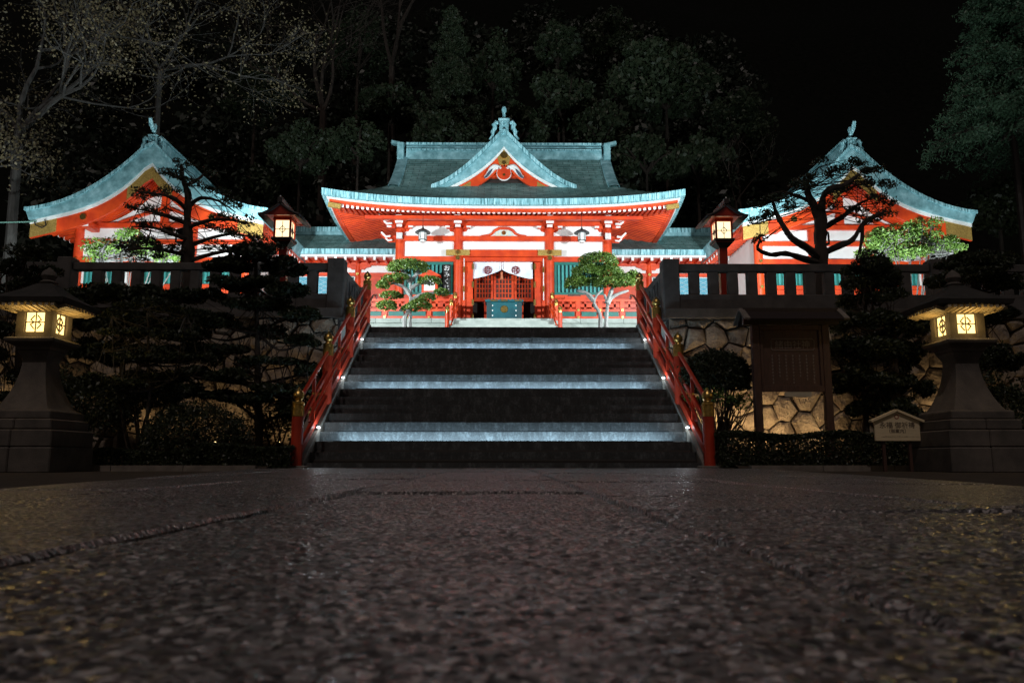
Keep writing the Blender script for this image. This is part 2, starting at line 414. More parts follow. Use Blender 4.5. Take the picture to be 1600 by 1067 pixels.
# ------------------------------------------------------------------ stone stairs
st = thing('stone_staircase', 'wide dark stone staircase rising between red railings to the shrine', 'stairs', (0, Y0, 0))
ms = [MB().bx(-.4985, .4985, 0, .62, -.30, 0).mesh('step_stone', STEP), MB().bx(-.5985, .5985, 0, .62, -.30, 0).mesh('step_stone', STEP)]
for k in range(19):
    z = Z0 + RI*k; y = Y0 + TR*k
    for j in range(6 if k % 2 else 5):
        w = 1.0 if k % 2 else 1.2
        place(ms[0 if k % 2 else 1], 'step_stone', st, (-3+w*(j+.5), y+(rng.random()-.5)*.008, z+(rng.random()-.5)*.004))
MB().prismx([(Y0+.25, -.05), (Y0+18*TR+.6, -.05), (Y0+18*TR+.6, Z0+17*RI), (Y0+.25, -.06+RI)], -2.98, 2.98).build('stair_core', MORTAR, st)
SL = RI/TR
def nos(y): return Z0 + (y-Y0)*SL          # height of the nosing line
for s in (1, -1):
    a, b = sorted((s*3.003, s*3.30))
    yT = Y0+18*TR
    MB().prismx([(Y0-.12, -.05), (yT+.12, -.05), (yT+.12, nos(yT)+.07), (yT-.1, nos(yT)+.07), (Y0-.05, nos(Y0)+.02), (Y0-.12, nos(Y0)-.04)], a, b).build('side_kerb', KERB, st, bevel=.015)
# red railings with gilt post caps
def railing(mx, label):
    global MX
    MX = mx
    X = 3.10; t = thing('stair_railing', label, 'railing', (X, Y0-.1, 0), 'railings up the stone staircase')
    ys = [11.84, 13.70, 15.55, 17.38]; base = [0, nos(13.7)+.03, nos(15.55)+.03, TZ-.01]; tops = []
    for i, (y, b) in enumerate(zip(ys, base)):
        h = .93 if i == 0 else 1.02
        MB().lathe([(.088, 0), (.088, h)], (X, y, b), 14).build('post', RAIL, t, True)
        MB().lathe([(.094, 0), (.094, .16), (.085, .17), (.096, .18), (.096, .21), (.06, .225), (.05, .25), (.075, .265), (.088, .30), (.085, .34), (.055, .385), (.018, .42), (.004, .44)],
                   (X, y, b+h-.16), 14).build('post_cap', GOLD, t, True)
        if i == 0: MB().bx(X-.16, X+.16, y-.16, y+.16, -.03, .035).build('post_base', KERB, t, bevel=.01)
        tops.append(b+h)
    def rl(y): return nos(y)
    for i in range(3):
        ya, yb = ys[i]+.07, ys[i+1]-.07
        for (dz, w, h) in ((.98, .055, .055), (.62, .06, .075), (.17, .085, .12)):
            off = .0
            za = rl(ya)+dz; zb = rl(yb)+dz
            if h == .055: MB().tube([(X, ya, za), (X, yb, zb)], .034, 10).build('top_rail', RAIL, t, True)
            else: MB().bar((X, ya, za), (X, yb, zb), w, h).build('middle_rail' if dz > .5 else 'bottom_rail', RAIL, t, bevel=.008)
        ym = (ya+yb)/2
        MB().bar((X, ym, rl(ym)+.17), (X, ym, rl(ym)+.98), .05, .05, (0, 1, 0)).build('strut', RAIL, t)
        MB().lathe([(.03, 0), (.034, .06), (.03, .12)], (X, ym, rl(ym)+.56), 8).build('gilt_band', GOLD, t, True)
    # a round hand rail runs unbroken on the inner side
    xi = X-.15
    MB().tube([(xi, 11.95, rl(11.95)+.62), (xi, 12.0, rl(12.0)+.70), (xi, 17.3, rl(17.3)+.74), (xi, 17.75, TZ+.82), (xi, 17.8, TZ+.74)], .024, 10).build('hand_rail', RAIL, t, True)
    for y in (12.9, 14.7, 16.5):
        MB().tube([(xi, y, rl(y)+.73), (xi+.01, y, rl(y)+.62), (X, y, rl(y)+.60)], .012, 6).build('rail_bracket', GOLD, t)
    MX = 1
railing(1, 'sloping red lacquered railing with gilt post caps beside the round clipped bush')
railing(-1, 'sloping red lacquered railing with gilt post caps beside the dark layered trees')
# step lights let into the side kerbs
for k, wh in ((3, 'lowest'), (9, 'middle'), (15, 'topmost')):
    for MX in (1, -1):
        y = Y0+TR*k-.02; z = Z0+RI*k+.02
        f = thing('step_light', '%s small white step light on the stair kerb beside the %s' % (wh, 'round clipped bush' if MX > 0 else 'dark layered trees'), 'lamp', (3.03, y, z), 'lamps along the stair kerbs')
        MB().lathe([(.055, 0), (.055, .03), (.045, .055), (.02, .065)], (3.06, y, z+.035), 12).build('housing', STEEL, f, True)
        MB().lathe([(.015, 0), (.032, .010), (.032, .024), (.015, .034)], (3.008, y-.05, z+.03), 10).build('lens', LENSD, f, True)
        light('POINT', 'lamp_light', (2.93, y-.06, z+.09), None, 2.4, (.80, .93, 1), f, radius=.03)
    MX = 1
    y = Y0+TR*k; z = Z0+RI*(k-1)
    f = thing('added_riser_light', '%s slim added light bar on the stone stairs brightening its riser' % wh, 'lamp', (0, y-.27, z), 'added light bars on the stairs')
    for (yy, zz, en) in ((y, z, 11.0), (y+TR, z+RI, 2.2)):  # bars added to brighten the risers evenly from side to side
        MB().bx(-2.72, 2.72, yy-.284, yy-.272, zz-.003, zz+.014).build('housing', STEEL, f)
        for q in range(4):
            o = light('AREA', 'lamp_light', (-2.01+1.34*q, yy-.268, zz+.010), (-2.01+1.34*q, yy, zz+.12), en, (.54, .80, 1), f)
            o.data.shape = 'RECTANGLE'; o.data.size = 1.32; o.data.size_y = .010
MX = 1
# ------------------------------------------------------------------ terrace
tr = MB().bx(-30, -3.30, 15.62, 38, -.1, TZ).bx(3.30, 30, 15.62, 38, -.1, TZ).bx(-3.30, 3.30, Y0+18*TR+.02, 38, -.1, TZ)
tag(tr.build('terrace', STONE), kind='structure')
# retaining walls of fitted rubble stones
def rubble(mx, label):
    global MX
    MX = mx; r = random.Random(11 if mx > 0 else 12)
    w = thing('retaining_wall', label, 'wall', (7.5, 15.4, 0))
    MB().bx(3.31, 14, 15.42, 15.615, -.05, 2.92).build('backing', MORTAR, w)
    pts = []
    xx = 3.0; 
    for i in range(2600):
        p = (3.1+r.random()*7.6, -.1+r.random()*3.15)
        if all((p[0]-q[0])**2*.7+(p[1]-q[1])**2 > .068+.06*math.sin(p[0]*2.3+p[1]*1.7)**2 for q in pts): pts.append(p)
    for p in pts:
        poly = [(3.315, -.05), (10.6, -.05), (10.6, 2.90), (3.315, 2.90)]
        for q in pts:
            if q is p or abs(q[0]-p[0]) > 1.4 or abs(q[1]-p[1]) > 1.4: continue
            nx, ny = q[0]-p[0], q[1]-p[1]; L = math.hypot(nx, ny)
            poly = clip(poly, nx/L, ny/L, (nx*(p[0]+q[0])/2+ny*(p[1]+q[1])/2)/L-.007-.009*r.random())
            if len(poly) < 3: break
        if len(poly) < 3: continue
        cx = sum(v[0] for v in poly)/len(poly); cz = sum(v[1] for v in poly)/len(poly)
        d = .05+r.random()*.13; m = MB(); n = len(poly)
        ring = lambda k, yy: [(cx+(v[0]-cx)*k+(r.random()-.5)*.03, yy+(r.random()-.5)*.05, cz+(v[1]-cz)*k+(r.random()-.5)*.03) for v in poly]
        A = [(v[0], 15.43, v[1]) for v in poly]; B = ring(.97, 15.41-d*.55); C = ring(.72, 15.41-d)
        m.add(A+B+C+[(cx, 15.40-d*1.1, cz)], [(i, (i+1) % n, n+(i+1) % n, n+i) for i in range(n)] + [(n+i, n+(i+1) % n, 2*n+(i+1) % n, 2*n+i) for i in range(n)] + [(2*n+i, 2*n+(i+1) % n, 3*n) for i in range(n)])
        m.build('stone', WALLS, w)
    x = 3.2
    while x < 13.9:
        MB().bx(x+.004, min(x+1.6, 14)-.004, 15.20, 15.7, 2.905, TZ+.02).build('coping_stone', BALU, w, bevel=.012); x += 1.6
    MX = 1
rubble(1, 'rubble stone retaining wall lit warm behind the notice board')
rubble(-1, 'rubble stone retaining wall behind the dark layered trees')
# stone balustrades along the terrace edge and back along the stair well
def balustrade(mx, label):
    global MX
    MX = mx; Yb = 15.55; zb = TZ+.02
    ztop = Zp(413, Yb); zo = Zp(425, Yb); zl = Zp(461, Yb)
    b = thing('stone_balustrade', label, 'balustrade', (3.5, Yb, TZ))
    MB().bx(3.22, 3.56, Yb-.17, Yb+.17, zb, Zp(407, Yb)).build('corner_post', BALU, b, bevel=.02)
    xs = [3.56]
    for xe in (8.7, 13.7):
        MB().bx(xs[-1]+.003, xe-.003, Yb-.10, Yb+.10, zo, ztop).build('top_rail', BALU, b, bevel=.015)
        MB().bx(xs[-1]+.003, xe-.003, Yb-.12, Yb+.12, zb, zl).build('bottom_rail', BALU, b, bevel=.015)
        x = xs[-1]+.22
        if xs[-1] > 5: x += .2
        while x < xe-.25:
            MB().bx(x, x+.205, Yb-.085, Yb+.085, zl-.01, zo+.01).build('baluster', BALU, b, bevel=.02)
            # small corbels round the head of each opening
            x += .394
        MB().bx(xe, xe+.3, Yb-.16, Yb+.16, zb, ztop+.1).build('post', BALU, b, bevel=.02)
        xs.append(xe+.3)
    y = Yb+.17; ye = 17.9
    MB().bx(3.30, 3.47, y+.003, ye, zo, ztop-.02).build('top_rail', BALU, b, bevel=.015)
    MB().bx(3.29, 3.48, y+.003, ye, zb, zl-.1).build('bottom_rail', BALU, b, bevel=.015)
    MB().bx(3.24, 3.53, ye, ye+.28, zb, ztop+.05).build('post', BALU, b, bevel=.02)
    y += .2
    while y < ye-.15:
        MB().bx(3.315, 3.455, y, y+.13, zl-.11, zo+.01).build('baluster', BALU, b); y += .3
    MX = 1
balustrade(1, 'grey stone balustrade above the notice board and the lit rubble wall')
balustrade(-1, 'grey stone balustrade half hidden behind the dark layered trees')
# ------------------------------------------------------------------ main hall
YC = 27.0; YE = 25.2; YR = 29.5; RUN = YR-YE; W = 6.12; G = 4.1
ZE = Zp(310, YE); HR = Zp(244, YR)-ZE
pod = MB().bx(-4.75, 4.75, 25.5, 34, TZ-.05, PZ-.16)
hall = thing('main_hall', 'central vermilion shrine hall with green copper roof, small front gable and white curtain', 'shrine hall', (0, YC, PZ))
pod.build('podium', STONE, hall)
x = -4.85
k = 0
while x < 4.8:                                            # facing stones of the podium edge
    w = .62+.2*((k*7) % 3); x1 = min(x+w, 4.85)
    MB().bx(x+.003, x1-.003, 25.42, 26.4, PZ-.159, PZ).build('edge_stone', STONE, hall, bevel=.008)
    x = x1; k += 1
MB().bx(-4.8, 4.8, 26.41, 33.9, PZ-.155, PZ-.004).build('floor', STONE, hall)
for i in range(9):                                        # stone steps from the terrace
    MB().bx(-1.85, 1.85, 25.41-.30*(9-i), 25.41-.30*(8-i)-.002, TZ-.02, TZ+(PZ-TZ)*(i+.85)/9.6).build('stone_step', STONE, hall)
def P(d):
    s = max(0.0, d)/RUN; return HR*(.60*s+.40*s*s)
def lift(x, y):
    a = min(1, abs(x)/W); b = min(1, abs(y-YR)/RUN); return .36*(a*b)**3.0
def zroof(x, y, hip):
    d = min(y-YE, 2*YR-YE-y)
    if hip: d = min(d, W-abs(x))
    return ZE+P(d)+lift(x, y)
ny = 44; yy = [YE+(2*RUN)*i/ny for i in range(ny+1)]
up = MB(); 
xs = [-G+2*G*i/40 for i in range(41)]
up.sheet([[(x, y, zroof(x, y, False)) for x in xs] for y in yy])
for s in (-1, 1):
    xh = [s*(G+(W-G)*i/20) for i in range(21)]
    g = [[(x, y, zroof(x, y, True)) for x in (xh if s > 0 else xh[::-1])] for y in yy]
    up.sheet(g)
    gab = [[(s*G, y, zroof(s*G*1.0001, y, True)-.02) for y in yy], [(s*G, y, max(zroof(s*G, y, False)-.02, zroof(s*G*1.0001, y, True))) for y in yy]]
    up.sheet(gab if s > 0 else gab[::-1])
roof = up.build('roof', ROOF, hall, smooth=True)
for s in (-1, 1):                                          # verge rolls of the upper roof
    m = MB(); top = []; bot = []
    ys2 = [YE+1.7+(RUN-1.7)*i/16 for i in range(17)]
    grid = [[(s*(G-.33), y, zroof(G-.33, y, False)+.01), (s*(G-.30), y, zroof(G, y, False)+.09), (s*(G-.1), y, zroof(G, y, False)+.12), (s*(G+.07), y, zroof(G, y, False)+.08), (s*(G+.09), y, zroof(G, y, False)-.28), (s*(G-.05), y, zroof(G, y, False)-.28)] for y in ys2]
    if s < 0: grid = [r[::-1] for r in grid]
    m.sheet(grid); m.build('verge_roll', ROOFB, roof, smooth=True)
def ring(i0, i1, zt, zb):
    """closed band round the eaves between insets i0 and i1, following the corner lift"""
    m = MB(); n = 36; pts = []
    def loop(ins):
        w = W-ins; a = YE+ins; b = 2*YR-YE-ins; q = []
        for k in range(n): q.append((-w+2*w*k/n, a))
        for k in range(n): q.append((w, a+(b-a)*k/n))
        for k in range(n): q.append((w-2*w*k/n, b))
        for k in range(n): q.append((-w, b-(b-a)*k/n))
        return q
    A, B = loop(i0), loop(i1); N = 4*n; vs = []
    for L, z in ((A, zt), (A, zb), (B, zb), (B, zt)):
        vs += [(x, y, ZE+lift(x*W/(W-i0), YR+(y-YR)*RUN/(RUN-i0))+z) for x, y in L]
    fs = []
    for r in range(4):
        for k in range(N):
            j = (k+1) % N; a = r*N; b = ((r+1) % 4)*N
            fs.append((a+k, b+k, b+j, a+j))
    return m.add(vs, fs)
dE = ZE-Zp(320, YE)
ring(0, .42, -.002, -dE).build('eave_edge', FASC, roof, smooth=True)
zw0 = Zp(320.5, YE+.14)-ZE; zw1 = Zp(325, YE+.14)-ZE
ring(.14, .40, -dE-.003, zw1).build('white_fascia', WPAINT, roof, smooth=True)
zr1 = Zp(331, YE+.22)-ZE
ring(.22, .40, zw1-.003, zr1).build('eave_board', RED, roof, smooth=True)
# soffit boards and rafters
ZS = ZE+zr1+.10; SS = .27
def zs(x, y):
    d = min(y-YE, 2*YR-YE-y, W-abs(x)); return ZS+SS*(min(d, 2.6)-.3)+lift(x, y)
gx = [-W+.3+(2*W-.6)*i/48 for i in range(49)]; gy = [YE+.3+(2*RUN-.6)*i/40 for i in range(41)]
MB().sheet([[(x, y, zs(x, y)) for x in gx[::-1]] for y in gy]).build('soffit', RED, roof)
nr = 67
for i in range(nr):                                        # front rafters with white painted ends
    x = -W+.48+(2*W-.96)*i/(nr-1)
    yin = YC+.35 if abs(x) < G else YE+.35+(W-abs(x))
    yin = min(yin, YC+.35)
    a = (x, YE+.34, zs(x, YE+.34)-.075); b = (x, yin, zs(x, yin)-.075)
    if yin-YE > .5: MB().bar(a, b, .085, .13).build('rafter', RED, roof)
    MB().bx(x-.045, x+.045, YE+.315, YE+.338, a[2]-.068, a[2]+.068).build('rafter_end', WPAINT, roof)
for s in (-1, 1):                                          # side rafters
    m = MB(); y = YE+.55
    while y < 2*YR-YE-.5:
        xin = max(W-2.3, W-(y-YE)-.05)
        m.bar((s*(W-.34), y, zs(W-.34, y)-.06), (s*xin, y, zs(xin, y)-.06), .07, .11); y += .185
    tag(m.build('side_rafters', RED, roof), kind='stuff')
    for (ya) in (YE,):                                     # gilt shoe on each hip corner
        MB().bar((s*(W-.62), YE+.20, ZE+zr1-.14+lift(W-.4, YE)), (s*(W-.2), YE+.20, ZE+zr1-.10+lift(W-.2, YE)), .10, .16).build('corner_fitting', GOLDF, roof)
# main ridge
zR = Zp(244, YR); zRt = Zp(228.5, YR)
xr = Xp(636, YR, 235)
rd = MB().bx(xr, -xr, YR-.26, YR+.26, zR-.25, zR+.10).build('ridge', ROOFB, roof)
for a, b, d, mm in ((.10, .155, .34, FASC), (.155, .23, .16, BLACK), (.23, .275, .26, ROOFB), (.275, .33, .14, BLACK), (.33, zRt-zR, .33, FASC)):  # set-back courses coloured black, recess shade put into the colour
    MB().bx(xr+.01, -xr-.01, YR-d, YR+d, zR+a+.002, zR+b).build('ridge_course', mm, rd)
for s in (-1, 1):
    e = -xr*s if False else s*abs(xr)
    m = MB()
    m.bx(e+s*.08, e+s*.34, YR-.42, YR+.42, zR-.30, zRt-.02).bx(e+s*.02, e+s*.30, YR-.30, YR+.30, zR-.42, zR-.28)
    m.bar((e-s*.05, YR, zRt+.0), (e+s*.62, YR, zRt+.13), .22, .14)
    m.build('ridge_end_ornament', ROOFB, rd, bevel=.02)
# ---- front gable on the roof
YK = 27.0
def cv(pts, Y, n=24, cx=785):
    """half gable curve from (offset px, py) points, as (x, z) at depth Y"""
    us = np.array([p[0] for p in pts], float); vs = np.array([p[1] for p in pts], float)
    co = np.polyfit(us, vs, min(3, len(pts)-1)); q = np.linspace(0, us[-1], n)
    c0 = U(cx, 300, Y).x
    return [(U(cx+u, np.polyval(co, u), Y).x-c0, U(cx+u, np.polyval(co, u), Y).z) for u in q]
dt = cv([(0, 203), (15, 213), (31, 236), (61, 261), (87, 279), (113, 292)], YK)
db = cv([(0, 228), (14, 243), (28, 258), (52, 274), (79, 289), (100, 299)], YK)
def both(c): return [(-x, z) for x, z in c[::-1]]+[(x, z) for x, z in c[1:]]
def shift(c, dz, k=1.0): return [(x*k, z+dz) for x, z in c]
gr = MB().strip_solid(both(dt), both(db), YK, YR-.1).build('front_gable_roof', ROOFB, hall, smooth=True)
m = MB().strip_solid(both(shift(dt, .035)), both(shift(dt, -.13)), YK-.10, YK+.35); m.build('gable_edge_roll', FASC, gr, smooth=True)
MB().strip_solid(both(db), both(shift(db, -.115)), YK+.05, YK+.2).build('white_fascia', WPAINT, gr, smooth=True)
MB().strip_solid(both(shift(db, -.118)), both([(x, z-.118-.55*(1-.55*(x/db[-1][0]))) for x, z in db]), YK+.10, YK+.19).build('barge_board', RED, gr, smooth=True)
ends = [(x, z) for x, z in db if x > 1.15]
for s in (-1, 1):
    tp = [(s*x, z-.19) for x, z in ends]; bt = [(s*x, z-.116-.55*(1-.55*(x/db[-1][0]))+.004) for x, z in ends]
    MB().strip_solid(tp if s > 0 else tp[::-1], bt if s > 0 else bt[::-1], YK+.092, YK+.099).build('gilt_end', GOLDF, gr)
apz = db[0][1]
MB().prism([(-2.2, Zp(294, YK+.5)), (2.2, Zp(294, YK+.5)), (0, apz-.2)], YK+.42, YK+.5).build('gable_panel', DARKW, gr)
MB().prism([(-.30, apz-.14), (-.17, apz-.70), (.17, apz-.70), (.30, apz-.14), (0, apz+.02)][::1], YK+.085, YK+.098).build('apex_plate', GOLDF, gr)
MB().disc((0, apz-.34), .13, YK+.05, YK+.084, 16).build('crest_boss', GOLD, gr)
MB().disc((0, apz-.62), .075, YK+.05, YK+.084, 12).build('crest_boss', GOLD, gr)
zg = apz-.98
MB().disc((0, zg-.06), .27, YK+.05, YK+.10, 20).build('pendant', WPAINT, gr)
MB().disc((0, zg-.05), .25, YK+.03, YK+.049, 20).build('pendant_face', RED, gr)
MB().disc((0, zg-.12), .05, YK+.01, YK+.029, 8).build('pendant_boss', GOLD, gr)
for s in (-1, 1):
    c = [(s*(.20+.5*t), zg+.16-.26*t+.10*math.sin(t*5)) for t in [i/10 for i in range(11)]]
    MB().tube([(a, YK+.07, b) for a, b in c], [.06+.05*math.sin(math.pi*min(1, i/10+.12)) for i in range(11)], 8).build('pendant_wing', WPAINT, gr, True)
    MB().tube([(a*1.03, YK+.0, b-.05) for a, b in c[3:]], [.02+.03*math.sin(math.pi*i/7) for i in range(8)], 6).build('wing_strip', mat('slate blue paint', (.05, .07, .11), None, 4), gr, True)  # slate blue strip along the lower side of each pendant wing
    MB().tube([(s*.20, YK+.07, zg+.17), (s*.13, YK+.06, zg+.22), (s*.10, YK+.05, zg+.15), (s*.16, YK+.05, zg+.12)], .035, 7).build('pendant_curl', WPAINT, gr, True)
MB().bx(-.75, .75, YK+.2, YK+.34, zg-.16, zg+.0).build('gable_tie', RED, gr)
# ornament on the apex of the front gable
def finial(c, par, k=1.0, lean=(0, 0)):
    x, y, z = c; m = MB()
    m.bx(x-.17*k, x+.17*k, y-.12*k, y+.25*k, z-.10*k, z+.34*k)
    m.bx(x-.21*k, x+.21*k, y-.15*k, y+.28*k, z+.27*k, z+.36*k)
    o = m.build('ridge_ornament', ROOFB, par, bevel=.03)
    MB().ringy((x, z+.13*k), .05*k, .11*k, y-.16*k, y-.10*k).build('ornament_boss', FASC, o, True)
    MB().lathe([(.045*k, 0), (.06*k, .15*k), (.05*k, .24*k), (.085*k, .33*k), (.09*k, .42*k), (.06*k, .50*k), (.02*k, .53*k)], (x, y+.03, z+.34*k), 10).build('ornament_spire', FASC, o, True)
    for s in (-1, 1):
        pts = [(x+s*.20*k, y, z+.20*k), (x+s*.30*k, y, z+.24*k), (x+s*.36*k, y, z+.14*k), (x+s*.33*k, y, z+.02*k), (x+s*.42*k, y, z-.14*k), (x+s*.40*k, y, z-.26*k), (x+s*.52*k, y, z-.42*k)]
        MB().tube(pts, [.06*k, .09*k, .095*k, .08*k, .08*k, .06*k, .04*k], 8).build('ornament_scroll', FASC, o, True)
    return o
finial((0, YK+.02, dt[0][1]+.02), gr, 1.0)
# ---- walls, columns and beams
XO = Xp(949, YC); XI = Xp(858.5, YC)
ZF = PZ-.004
def zc(py, Y=YC): return Zp(py, Y)
for x in (-XO, -XI, XI, XO):
    MB().lathe([(.165, 0), (.165, zc(349)-ZF)], (x, YC, ZF), 18).build('column', RED, hall, True)
    MB().lathe([(.20, -.03), (.205, .05), (.175, .07)], (x, YC, ZF), 18).build('column_foot', GOLD, hall, True)
for x in (-XO, XO):
    MB().lathe([(.165, 0), (.165, zc(349)-ZF)], (x, 32.2, ZF), 12).build('column', RED, hall, True)
def beam(y0, y1, za, zb, xa, xb, name='beam', m=RED): return MB().bx(xa, xb, y0, y1, za, zb).build(name, m, hall, bevel=.008)
beam(YC-.10, YC+.10, zc(354), zc(347.5), -XO-.45, XO+.45)                       # wall head
beam(YC-.13, YC+.12, zc(378), zc(370.3), -XO-.38, XO+.38)                        # penetrating tie
for s in (-1, 1):
    a, b = sorted((s*(XI+.1), s*XO)); beam(YC-.12, YC+.12, zc(410), zc(402), a, b)
beam(YC-.15, YC+.12, zc(402.5), zc(391.8), -XI, XI)                               # door lintel
beam(YC-.06, YC+.06, zc(409), zc(402.8), -XI, XI, 'inner_lintel')
beam(26.22, 26.42, Zp(343.5, 26.3), Zp(338, 26.3), -XO-1.15, XO+1.15, 'eave_purlin')
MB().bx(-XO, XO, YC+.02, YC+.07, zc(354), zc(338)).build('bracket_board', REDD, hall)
# white plaster fields with stepped corners above the ties
def field(xa, xb):
    za, zb = zc(370), zc(354); h = zb-za
    c = .13; poly = [(xa, za), (xb, za), (xb, za+h*.42), (xb-c, za+h*.5), (xb-c*1.5, za+h*.8), (xb-c*2.1, zb), (xa+c*2.1, zb), (xa+c*1.5, za+h*.8), (xa+c, za+h*.5), (xa, za+h*.42)]
    MB().prism(poly, YC+.0, YC+.03).build('plaster_panel', WHITE, hall)
    MB().bx(xa-.02, xb+.02, YC+.031, YC+.06, za, zb).build('panel_backing', RED, hall)
    MB().bx(xa, xb, YC+.0, YC+.05, zc(392 if abs(xa+xb) < .1 else 402), zc(378)).build('plaster_panel', WHITE, hall)
field(-XO+.16, -XI-.16); field(-XI+.16, XI-.16); field(XI+.16, XO-.16)
# brackets: blocks with white painted ends over every column
for x in (-XO, -XI, XI, XO):
    MB().lathe([(.13, 0), (.21, .10), (.21, .17)], (x, YC-.02, zc(353)), sq=True).build('bracket_block', RED, hall)
    for (py0, py1, w, d) in ((343, 349, .11, .52), (350.5, 354.5, .14, .42), (355, 359.5, .10, .34)):
        b = MB().bx(x-w, x+w, YC-d, YC-.05, zc(py1), zc(py0)).build('bracket_arm', RED, hall, bevel=.01)
        MB().bx(x-w+.004, x+w-.004, YC-d-.012, YC-d-.001, zc(py1)+.004, zc(py0)-.004).build('painted_end', WPAINT, b)
    for s in (-1, 1):
        b = MB().bx(x+s*.16, x+s*.42, YC-.16, YC-.02, zc(359), zc(355)).build('bracket_arm', RED, hall)
        MB().bx(x+s*.30, x+s*.46, YC-.20, YC-.161, zc(358), zc(355.6)).build('painted_end', WPAINT, b)
for s in (-1, 1):                                           # carved beam noses at the corners
    for (py, k) in ((346, 1.0), (372, .8)):
        z = zc(py); x = s*(XO+.18)
        b = MB().tube([(x, YC-.05, z-.10), (x+s*.22*k, YC-.12, z-.12), (x+s*.42*k, YC-.2, z-.02), (x+s*.60*k, YC-.28, z+.08*k)], [.12*k, .13*k, .10*k, .05*k], 8).build('beam_nose', RED, hall, True)
        MB().tube([(x+s*.18*k, YC-.28, z-.02), (x+s*.36*k, YC-.34, z-.06), (x+s*.55*k, YC-.42, z+.10*k)], [.05*k, .055*k, .04*k], 7).build('painted_end', WPAINT, b, True)
        MB().tube([(x+s*.10*k, YC-.26, z-.16), (x+s*.25*k, YC-.34, z-.20), (x+s*.36*k, YC-.38, z-.13)], [.04*k, .05*k, .03*k], 7).build('painted_end', WPAINT, b, True)
    MB().bx(s*XO-.1, s*XO+.1, YC-.30, YC-.17, zc(376.5), zc(367.5)).build('painted_end', WPAINT, hall)
# frog-leg strut in the middle bay
zk = zc(370)
for s in (-1, 1):
    c = [(0, zk+.30), (s*.16, zk+.30), (s*.32, zk+.22), (s*.42, zk+.10), (s*.55, zk+.045), (s*.80, zk+.03)]
    MB().tube([(a, YC-.03, b) for a, b in c], [.06, .055, .05, .045, .04, .02], 6).build('frog_leg_strut', RED, hall, True)
MB().prism([(-.36, zk+.005), (.36, zk+.005), (.28, zk+.18), (0, zk+.27), (-.28, zk+.18)], YC-.02, YC-.002).build('carved_panel', mat('pale carved relief', (.45, .62, .66), (.70, .62, .40), 12), hall)
MB().disc((0, zk+.13), .075, YC-.05, YC-.021, 12).build('crest_boss', GOLD, hall)
# side bays: green slatted windows, red dado
for s in (-1, 1):
    a, b = sorted((s*(XI+.165), s*(XO-.165))); z0, z1 = zc(461), zc(410)
    MB().bx(a, b, YC+.05, YC+.09, z0, z1).build('window_back', mat('dark green board', (.008, .06, .055), None, 4), hall)
    wf = MB().bx(a, b, YC-.04, YC+.05, z1-.10, z1).bx(a, b, YC-.04, YC+.05, z0, z0+.09).bx(a, a+.09, YC-.04, YC+.05, z0+.09, z1-.10).bx(b-.09, b, YC-.04, YC+.05, z0+.09, z1-.10).build('window_frame', GREEN, hall)
    n = 11
    for i in range(n):
        x = a+.09+(b-a-.18)*(i+.5)/n
        MB().bx(x-.035, x+.035, YC-.02, YC+.03, z0+.09, z1-.10).build('window_slat', GREENL, wf)
    MB().bx(a, b, YC-.05, YC+.08, ZF, z0-.002).build('dado_panel', RED, hall)
    beam(YC-.11, YC-.051, zc(470), zc(463.5), a, b)
# gilt plates where the lintel meets the inner columns
for s in (-1, 1):
    x = s*XI
    MB().bx(x-.42, x+.42, YC-.20, YC-.151, zc(401.5), zc(392.5)).build('gilt_plate', GOLDF, hall)
    MB().lathe([(.02, 0), (.09, .03), (.07, .08), (.02, .10)], (0, 0, 0), 12).mesh('b', GOLD)
    for pz in (396.5, 405.5):
        MB().disc((x, zc(pz)), .085, YC-.26, YC-.201, 12).build('gilt_boss', GOLD, hall, bevel=.02)
# door jambs, folded doors and lattice screens
for s in (-1, 1):
    xj = s*(XI-.36)
    a, b = sorted((s*(XI-.165), s*(XI-.27))); MB().bx(a, b, YC-.05, YC+.05, ZF, zc(402.9)).build('door_jamb', RED, hall)
    d = MB().bx(*sorted((s*(XI-.275), s*(XI-.53))), YC+.03, YC+.10, ZF+.02, zc(409.5)).build('folded_door', RED, hall)
    for py in (412, 440, 468, 490):
        MB().bx(s*(XI-.53)-.035, s*(XI-.53)+.035, YC-.01, YC+.029, zc(py+9), zc(py)).build('gilt_hinge', GOLD, d)
    MB().tube([(s*(XI-.22), YC-.09, zc(405)), (s*(XI-.22), YC-.09, zc(470))], .018, 6).build('bell_cord', WPAINT, hall)
    for py in (418, 448): MB().bx(s*(XI-.22)-.03, s*(XI-.22)+.03, YC-.125, YC-.07, zc(py+9), zc(py)).build('gilt_hinge', GOLD, hall)
YD = 28.0; xd = Xp(833, YD)
def zd(py): return Zp(py, YD)
MB().bx(-xd-.6, xd+.6, YD+.35, YD+.4, ZF, zc(395)).build('dark_interior', BLACK, hall)  # black sheet, the unlit room's darkness put into its colour
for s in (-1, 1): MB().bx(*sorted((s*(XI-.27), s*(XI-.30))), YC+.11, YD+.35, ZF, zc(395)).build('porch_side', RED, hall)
MB().bx(-XI+.3, XI-.3, YC+.1, YD+.35, zc(400), zc(395)).build('porch_ceiling', REDD, hall)
